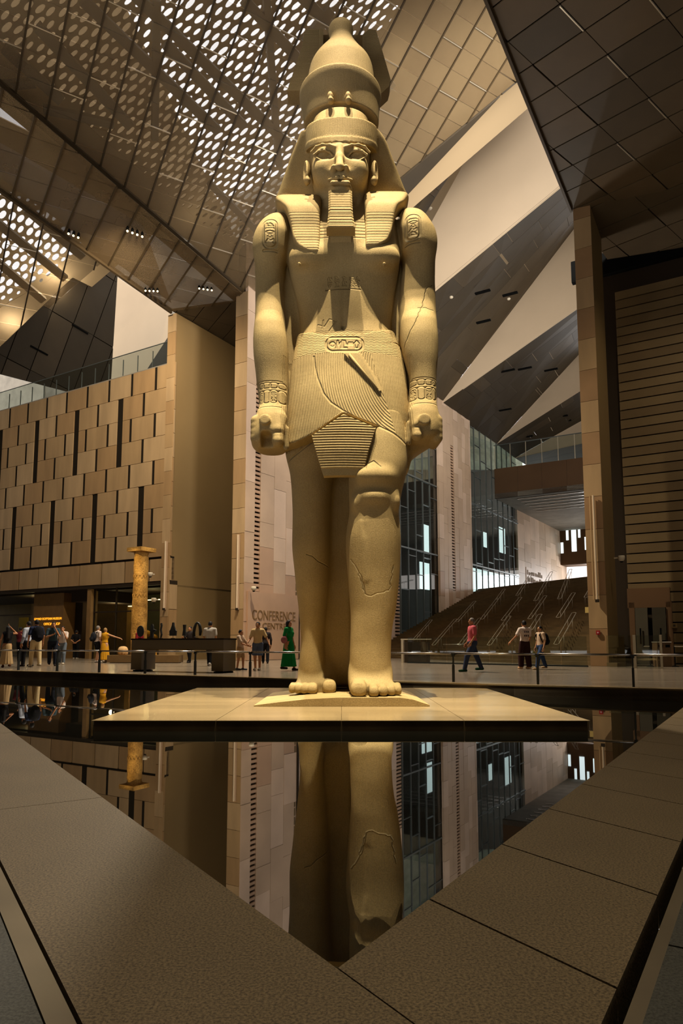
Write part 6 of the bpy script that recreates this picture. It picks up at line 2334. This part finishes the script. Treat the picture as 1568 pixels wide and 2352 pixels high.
def person(feet, label, H=1.72, face=0.0, skin=0, hair=('short', HAIRM), top=None, sleeves='short', bottom=None, kind='trousers', shoes=(40, 36, 34),
           step=0.18, armL=None, armR=None, lean=0.0, turn=0.0, group='visitors on the plaza', build=1.0, extra=None, bent=0.0, female=False):
    """a standing or walking figure; face = heading in degrees (0 towards the camera, 90 to the right of the picture);
    armL / armR give elbow and hand positions as (side, forward, height) fractions of the height"""
    s = H / 1.72
    root = empty('person', feet, label=label, cat='person', group=group)
    a = math.radians(face)
    fw = np.array([math.sin(a), -math.cos(a), 0])       # forward
    rt = np.array([-math.cos(a), -math.sin(a), 0])      # the person's own right... mirrored side axis
    rt = np.array([math.cos(a), math.sin(a), 0])        # towards the picture's right when facing the camera
    feet = np.asarray(feet, float)

    def P(x, f, z):
        return feet + rt * (x * s) + fw * ((f + lean * max(0, z - .9)) * s) + ZV * (z * s)

    hw = 0.19 * build if not female else 0.165 * build
    legs = []
    for sd in (-1, 1):
        hip = P(sd * .095, 0, .90)
        fwd = sd * step / 2
        kn = P(sd * .10, fwd * .62 + .03, .49)
        an = P(sd * .10, fwd, .085 + (0.05 if fwd < -.12 else 0))
        legs.append((hip, kn, an, fwd))
    arms = []
    for sd, spec in ((-1, armL), (1, armR)):
        sh = P(sd * (hw + .0), 0, 1.405)
        if spec is None:
            spec = ((.255, -.02, 1.12), (.265, .06, .86))
        el = P(sd * spec[0][0], spec[0][1], spec[0][2])
        ha = P(sd * spec[1][0], spec[1][1], spec[1][2])
        arms.append((sh, el, ha))
    hc_ = P(0, .015, 1.61)
    lo = feet + np.array([-.72, -.72, -0.03])
    hi = feet + np.array([.72, .72, H + .35])
    hB = 0.017

    def build_legs(fl, gr=0.0, low=0.0):
        for hip, kn, an, fwd in legs:
            fl.cap(hip, kn, .088 * s * build + gr, .060 * s + gr, .03)
            fl.cap(kn, an, .058 * s + gr, .040 * s + gr, .02)

    def ell_o(fl, c, r, k=.03, op='u'):
        """ellipsoid with axes along side, forward, up"""
        R = np.array([rt, fw, ZV])
        fl.ell(c, np.asarray(r) * s, k, op, rot=R)

    def build_torso(fl, gr=0.0):
        ell_o(fl, P(0, 0, .96), (.155 * build + gr, .115 * build + gr, .15 + gr))
        ell_o(fl, P(0, .01, 1.14), (.135 * build + gr, .10 * build + gr, .20 + gr), .05)
        ell_o(fl, P(0, 0, 1.31), (.165 * build + gr, .11 * build + gr, .17 + gr), .05)
        fl.cap(P(-hw + .03, 0, 1.405), P(hw - .03, 0, 1.405), .058 * s + gr, None, .05)
        if female:
            for sd in (-1, 1):
                ell_o(fl, P(sd * .07, .09, 1.27), (.065 + gr, .06 + gr, .065 + gr), .03)

    fl = Field(lo, hi, hB)
    build_legs(fl)
    build_torso(fl)
    for sh, el, ha in arms:
        fl.cap(sh, el, .046 * s, .036 * s, .03)
        fl.cap(el, ha, .036 * s, .026 * s, .015)
    fl.cap(P(0, -.005, 1.42), P(0, .01, 1.55), .055 * s, .05 * s, .03)
    for hip, kn, an, fwd in legs:
        t = fw * .15 * s
        fl.cap(an - ZV * .045 * s - fw * .03 * s, an - ZV * .052 * s + t, .036 * s, .03 * s, .02)
    # head with jaw, nose, ears
    ell_o(fl, hc_, (.073, .092, .105), .01)
    ell_o(fl, hc_ + fw * .03 * s - ZV * .06 * s, (.055, .06, .06), .03)
    fl.cap(hc_ + fw * .088 * s + ZV * .015 * s, hc_ + fw * .105 * s - ZV * .02 * s, .012, .016, .012)
    for sd in (-1, 1):
        ell_o(fl, hc_ + rt * sd * .074 * s - ZV * .008, (.016, .024, .034), .008)
        ell_o(fl, hc_ + rt * sd * .032 * s + fw * .092 * s + ZV * .012, (.02, .012, .012), .012, 's')
    fl.cap(hc_ + fw * .088 * s - ZV * .052 * s - rt * .018, hc_ + fw * .088 * s - ZV * .052 * s + rt * .018, .009, None, .008)
    g = openvdb.FloatGrid(1.0)
    g.copyFromArray(fl.d)
    p, q = g.convertToQuads(0.0)
    p = np.asarray(p, float) * hB + lo
    q = np.asarray(q)[:, ::-1]
    ps, qs = [p], [q]
    n = len(p)
    for i, (sh, el, ha) in enumerate(arms):
        dz = unit(el - ha)                                  # hand's +Z runs back up the forearm
        side = unit(np.cross(dz, fw) + 1e-6)
        fx = np.cross(side, dz)
        sg = 1 if i == 0 else -1
        Rm = np.stack([np.cross(-fx * sg, dz) if False else unit(np.cross(dz, -side * sg)), -side * sg, dz], 1)
        if np.linalg.det(Rm) < 0:
            Rm[:, 0] *= -1
        hp_ = (HP * s) @ Rm.T + ha
        ps.append(hp_)
        qs.append(HQ + n)
        n += len(hp_)
    ob('body', np_mesh('person_body', np.vstack(ps), np.vstack(qs), SKIN[skin]), root)

    if math.cos(a) > -.3:
        for sd in (-1, 1):
            MB().lathe(hc_ + rt * sd * .032 * s + fw * .083 * s + ZV * .004, [(0, 0), (.008, .003), (.011, .008), (.008, .013), (0, .016)], 8).build('eye', HAIRM, root)

    # clothing: offset copies of the same shapes, trimmed at hems
    def garment(name, mt, fn, cuts=()):
        f2_ = Field(lo, hi, 0.0185)
        fn(f2_)
        for c in cuts:
            f2_.d = np.maximum(f2_.d, c(f2_.ax[0][:, None, None], f2_.ax[1][None, :, None], f2_.ax[2][None, None, :])).astype(np.float32)
        return ob(name, f2_.mesh('person_' + name, mt), root)

    if kind in ('trousers', 'shorts'):
        wide = .022 if bent == 0 else .05

        def fn(f):
            for hip, kn, an, fwd in legs:
                f.cap(hip, kn, .088 * s * build + .018, .062 * s + wide, .03)
                f.cap(kn, an, .062 * s + wide, .045 * s + wide, .015)
            ell_o(f, P(0, 0, .95), (.155 * build + .018, .115 * build + .018, .13), .04)
        low = (.53 if kind == 'shorts' else .075) * s + feet[2]
        garment(kind, bottom, fn, [lambda x, y, z: (low - z) + 0 * x + 0 * y, lambda x, y, z: (z - 1.03 * s) + 0 * x + 0 * y])
    elif kind in ('skirt', 'dress'):
        zt = 1.05 if kind == 'skirt' else 1.2

        def fn(f):
            rr = []
            for z, r in ((.14, .27), (.4, .235), (.65, .205), (.88, .175), (1.05, .135), (zt, .13)):
                c = P(0, step * .02, z)
                rr.append((z * s, c[0], r * s * build, c[1], r * .85 * s * build))
            f.loft(2, rr, 2, 0.0, rnd=.01)
        o = garment('skirt', bottom, fn)
        # folds down the skirt
        co = np.empty(len(o.data.vertices) * 3, np.float32)
        o.data.vertices.foreach_get('co', co)
        co = co.reshape(-1, 3)
        an_ = np.arctan2(co[:, 1] - feet[1], co[:, 0] - feet[0])
        k_ = np.clip((1.0 * s - co[:, 2]) / s, 0, 1) * .05
        rad = 1 + k_ * np.sin(an_ * 13)
        co[:, 0] = feet[0] + (co[:, 0] - feet[0]) * rad
        co[:, 1] = feet[1] + (co[:, 1] - feet[1]) * rad
        o.data.vertices.foreach_set('co', co.ravel())
        o.data.update()

    def fnt(f):
        build_torso(f, .016)
        for sh, el, ha in arms:
            if sleeves == 'none':
                continue
            e = el if sleeves == 'long' else sh + (el - sh) * .72
            f.cap(sh, e, .046 * s + .018, .040 * s + .022, .03)
            if sleeves == 'long':
                f.cap(el, el + (ha - el) * .92, .038 * s + .018, .03 * s + .014, .015)
        f.cap(P(0, -.005, 1.42), P(0, .005, 1.475), .058 * s + .012, .054 * s + .008, .02)
    hemz_ = (.88 if kind in ('trousers', 'shorts') else 1.0) * s
    garment('shirt', top, fnt, [lambda x, y, z: (hemz_ - z) + 0 * x + 0 * y])

    # shoes
    if shoes:
        m = Field(lo, hi, 0.0165)
        for hip, kn, an, fwd in legs:
            m.cap(an - ZV * .040 * s - fw * .045 * s, an - ZV * .048 * s + fw * .17 * s, .047 * s, .040 * s, .02)
            m.cap(an - ZV * .02 * s - fw * .02, an + ZV * .0, .046 * s, .044 * s, .02)
        bz_ = feet[2]
        m.d = np.maximum(m.d, (bz_ + .004 - m.ax[2])[None, None, :]).astype(np.float32)
        ob('shoes', m.mesh('person_shoes', cloth(*shoes)), root)
    # hair
    style, hm = hair
    f = Field(lo, hi, 0.0145)
    ell_o(f, hc_ - fw * .012 * s + ZV * .012 * s, (.083, .098, .112), 0)
    ell_o(f, hc_ + fw * .085 * s - ZV * .045 * s, (.078, .085, .112), .01, 's')
    if style == 'short':
        f.d = np.maximum(f.d, (hc_[2] - .055 * s - f.ax[2])[None, None, :]).astype(np.float32)
    elif style == 'long':
        f.cap(hc_ - fw * .05 * s, hc_ - fw * .12 * s - ZV * .40 * s, .082 * s, .085 * s, .04)
    elif style == 'bob':
        f.cap(hc_ - fw * .035 * s, hc_ - fw * .05 * s - ZV * .12 * s, .088 * s, .075 * s, .03)
    ob('hair', f.mesh('person_hair', hm), root)
    if extra:
        extra(root, P, fw, rt, s, ell_o, lo, hi)
    return root


def backpack(col, sz=1.0):
    def ex(root, P, fw, rt, s, ell_o, lo, hi):
        f = Field(lo, hi, 0.018)
        ell_o(f, P(0, -.22, 1.20), (.165 * sz, .13 * sz, .25 * sz), 0)
        ell_o(f, P(0, -.32, 1.10), (.12 * sz, .06 * sz, .13 * sz), .03)
        for sd in (-1, 1):
            f.cap(P(sd * .10, -.14, 1.40), P(sd * .11, .02, 1.475), .024, None, .01)
            f.cap(P(sd * .11, .02, 1.475), P(sd * .12, .13, 1.36), .024, None, .01)
            f.cap(P(sd * .12, .13, 1.36), P(sd * .155, .02, 1.08), .022, None, .01)
        bag = ob('backpack', f.mesh('person_backpack', cloth(*col)), root)
        MB().box(P(0, -.385 * (.6 + .4 * sz), 1.12), rt * .07 * s, fw * .006, ZV * .05 * s).build('pocket', cloth(col[0] + 14, col[1] + 14, col[2] + 16), bag)
    return ex


def bag_side(col, sd, z=.95):
    def ex(root, P, fw, rt, s, ell_o, lo, hi):
        f = Field(lo, hi, 0.018)
        ell_o(f, P(sd * .27, 0, z), (.06, .13, .13), 0)
        f.cap(P(sd * .25, -.06, z + .1), P(sd * .12, -.03, 1.47), .014, None, .01)
        f.cap(P(sd * .25, .06, z + .1), P(sd * .12, .03, 1.47), .014, None, .01)
        ob('shoulder_bag', f.mesh('person_bag', cloth(*col)), root)
    return ex


def hold(col, x, fwd, z, w=.05, h=.09):
    def ex(root, P, fw, rt, s, ell_o, lo, hi):
        MB().box(P(x, fwd, z), rt * w, fw * .008, ZV * h).build('held_item', cloth(*col), root)
    return ex


def gp(px, py):
    p = on_z(px, py, 0)
    return (p[0], p[1], 0.0)


def ht(px, py, ph):
    p = on_z(px, py, 0)
    return float(on_y(px, ph, p[1])[2])


FOLD = ((.24, .10, 1.13), (.05, .26, 1.20))
CHIN = ((.22, .18, 1.16), (.04, .15, 1.50))
BACK = ((.25, -.10, 1.12), (.05, -.17, .98))
FWDA = ((.23, .14, 1.14), (.16, .36, 1.18))
L_ = 'visitors on the left of the plaza'
R_ = 'visitors on the right of the plaza'
PEOPLE = [
    # px, feet row, head row, keywords
    (14, 1533.5, 1437, dict(label='person with long dark hair, black top and a long beige skirt, one arm raised', face=215, hair=('long', HAIRM), top=cloth(26, 24, 26), sleeves='none', kind='skirt', bottom=cloth(186, 156, 112), step=.34, shoes=(96, 60, 40), armL=((.36, .10, 1.40), (.12, .16, 1.66)), female=True, group=L_)),
    (44, 1519, 1440, dict(label='person in a dark red and black top and black trousers behind the beige skirt', face=170, top=cloth(84, 28, 32), sleeves='long', bottom=cloth(24, 22, 24), armR=FWDA, group=L_)),
    (62, 1531, 1427, dict(label='person in a pale blue long sleeved shirt and black trousers', face=250, top=cloth(176, 182, 196), sleeves='long', bottom=cloth(24, 24, 28), step=.22, armL=FWDA, group=L_)),
    (80, 1532.5, 1423, dict(label='person in a navy tee and cream trousers wearing a big black backpack', face=222, top=cloth(36, 42, 64), bottom=cloth(206, 182, 136), step=.34, shoes=(190, 176, 150), extra=backpack((18, 18, 22), 1.15), group=L_)),
    (119, 1529.5, 1428, dict(label='person in a dark teal tee and dark jeans with a hand at the chin', face=25, top=cloth(50, 66, 72), bottom=cloth(28, 32, 42), step=.30, armL=FOLD, armR=CHIN, group=L_)),
    (141, 1526, 1438, dict(label='person in a white tee and grey blue jeans with a hand at the face', face=10, top=cloth(206, 190, 178), bottom=cloth(104, 114, 124), shoes=(196, 186, 166), armR=CHIN, armL=((.25, .05, 1.12), (.16, .16, .95)), group=L_)),
    (173, 1514, 1447, dict(label='person in plain black clothes with hands clasped behind at the shop doorway', face=180, top=cloth(22, 20, 20), bottom=cloth(18, 18, 18), shoes=(170, 160, 140), armL=BACK, armR=BACK, step=.05, group=L_)),
    (222, 1522, 1437, dict(label='person in a white tee and black shorts with a dark backpack', face=140, skin=2, top=cloth(206, 186, 172), bottom=cloth(22, 22, 24), kind='shorts', shoes=(190, 180, 170), step=.2, extra=backpack((30, 32, 38), .9), group=L_, hair=('short', GREYH))),
    (239, 1522.5, 1442, dict(label='person in a long yellow dress pointing at the shop window', face=160, skin=2, hair=('short', mat('fair_hair', (150, 116, 70), 0.6, 0.3)), top=cloth(206, 148, 34), sleeves='none', bottom=cloth(206, 148, 34), kind='dress', shoes=(180, 166, 150), armL=((.40, .16, 1.30), (.62, .30, 1.22)), armR=None, step=.25, female=True, group=L_)),
    (318, 1526, 1441, dict(label='person in a dark red top standing behind the left end of the counter', face=250, top=cloth(120, 26, 30), bottom=cloth(50, 46, 46), shoes=(196, 180, 160), group=L_)),
    (435, 1522.5, 1438.5, dict(label='person in a dark patterned top and black trousers behind the counter', face=-20, top=cloth(44, 38, 36), bottom=cloth(18, 18, 20), step=.34, armL=FWDA, group=L_)),
    (481, 1530, 1427, dict(label='person in a pale vest over black sleeves seen from behind at the counter', face=165, top=cloth(176, 168, 156), sleeves='short', bottom=cloth(22, 22, 24), step=.3, shoes=(190, 184, 176), build=1.12, group=L_)),
    (551, 1539.5, 1446, dict(label='child in a white tee and beige shorts reaching out to the right', face=70, top=cloth(190, 164, 140), bottom=cloth(166, 134, 96), kind='shorts', shoes=(70, 76, 80), armL=((.22, .2, 1.12), (.16, .42, 1.05)), armR=((.22, .2, 1.10), (.14, .42, 1.0)), group=L_)),
    (591, 1540, 1428, dict(label='child in a cream tee and blue denim shorts holding out both arms', face=-8, top=cloth(206, 174, 122), bottom=cloth(82, 92, 116), kind='shorts', shoes=(206, 196, 182), armL=((.27, .06, 1.12), (.30, .22, 1.0)), armR=((.33, .04, 1.14), (.46, .14, .92)), step=.16, bent=.01, group=L_)),
    (609, 1524, 1440, dict(label='person in dark clothes partly hidden behind the child in the cream tee', face=190, top=cloth(42, 36, 36), bottom=cloth(24, 24, 28), sleeves='long', group=L_)),
    (662, 1540.5, 1424, dict(label='person in a long green dress looking up at the statue', face=60, hair=('bob', HAIRM), top=cloth(18, 112, 52), sleeves='short', bottom=cloth(18, 112, 52), kind='dress', shoes=(50, 40, 36), step=.34, female=True, extra=bag_side((150, 92, 92), -1, 1.05), group=L_)),
    (1086, 1543, 1419, dict(label='person with grey hair in a pink shirt and blue jeans walking left', face=-82, hair=('short', GREYH), top=cloth(196, 92, 100), bottom=cloth(52, 60, 82), shoes=(30, 62, 40), step=.62, armL=((.25, -.02, 1.14), (.24, .12, .90)), armR=((.25, .0, 1.13), (.24, .14, .92)), build=1.15, group=R_)),
    (1206, 1536.5, 1425, dict(label='person seen from behind in a white printed tee and dark maroon trousers', face=198, top=cloth(214, 196, 184), bottom=cloth(52, 30, 30), shoes=(200, 160, 120), step=.2, bent=.02, armR=((.34, .0, 1.16), (.50, .10, .98)), armL=((.26, .04, 1.12), (.24, .12, .9)), group=R_)),
    (1243, 1538, 1437.5, dict(label='person in a cream tee and blue jeans with a black backpack walking left', face=-70, skin=2, top=cloth(206, 178, 150), bottom=cloth(52, 70, 104), shoes=(190, 160, 120), step=.55, extra=backpack((20, 20, 24), 1.0), group=R_)),
]
for px, fy, hy, kw in PEOPLE:
    person(gp(px, fy), H=ht(px, fy, hy) * .995, **kw)
# the print on the back of the white tee
pr = [o for o in bpy.data.objects if o.name.startswith('person') and o.parent is None and o.get('label', '').startswith('person seen from behind in a white printed')][0]
a = math.radians(198)
bw_ = -np.array([math.sin(a), -math.cos(a), 0])
sd_ = np.array([math.cos(a), math.sin(a), 0])
f0 = np.array(pr.matrix_basis.translation)
for i in range(3):
    for j in range(2):
        c = f0 + bw_ * .148 + sd_ * (.075 * (i - 1)) + ZV * (1.34 - .14 * j)
        MB().box(c, sd_ * .014, bw_ * .012, ZV * .034).build('print', cloth(70, 56, 60), pr)
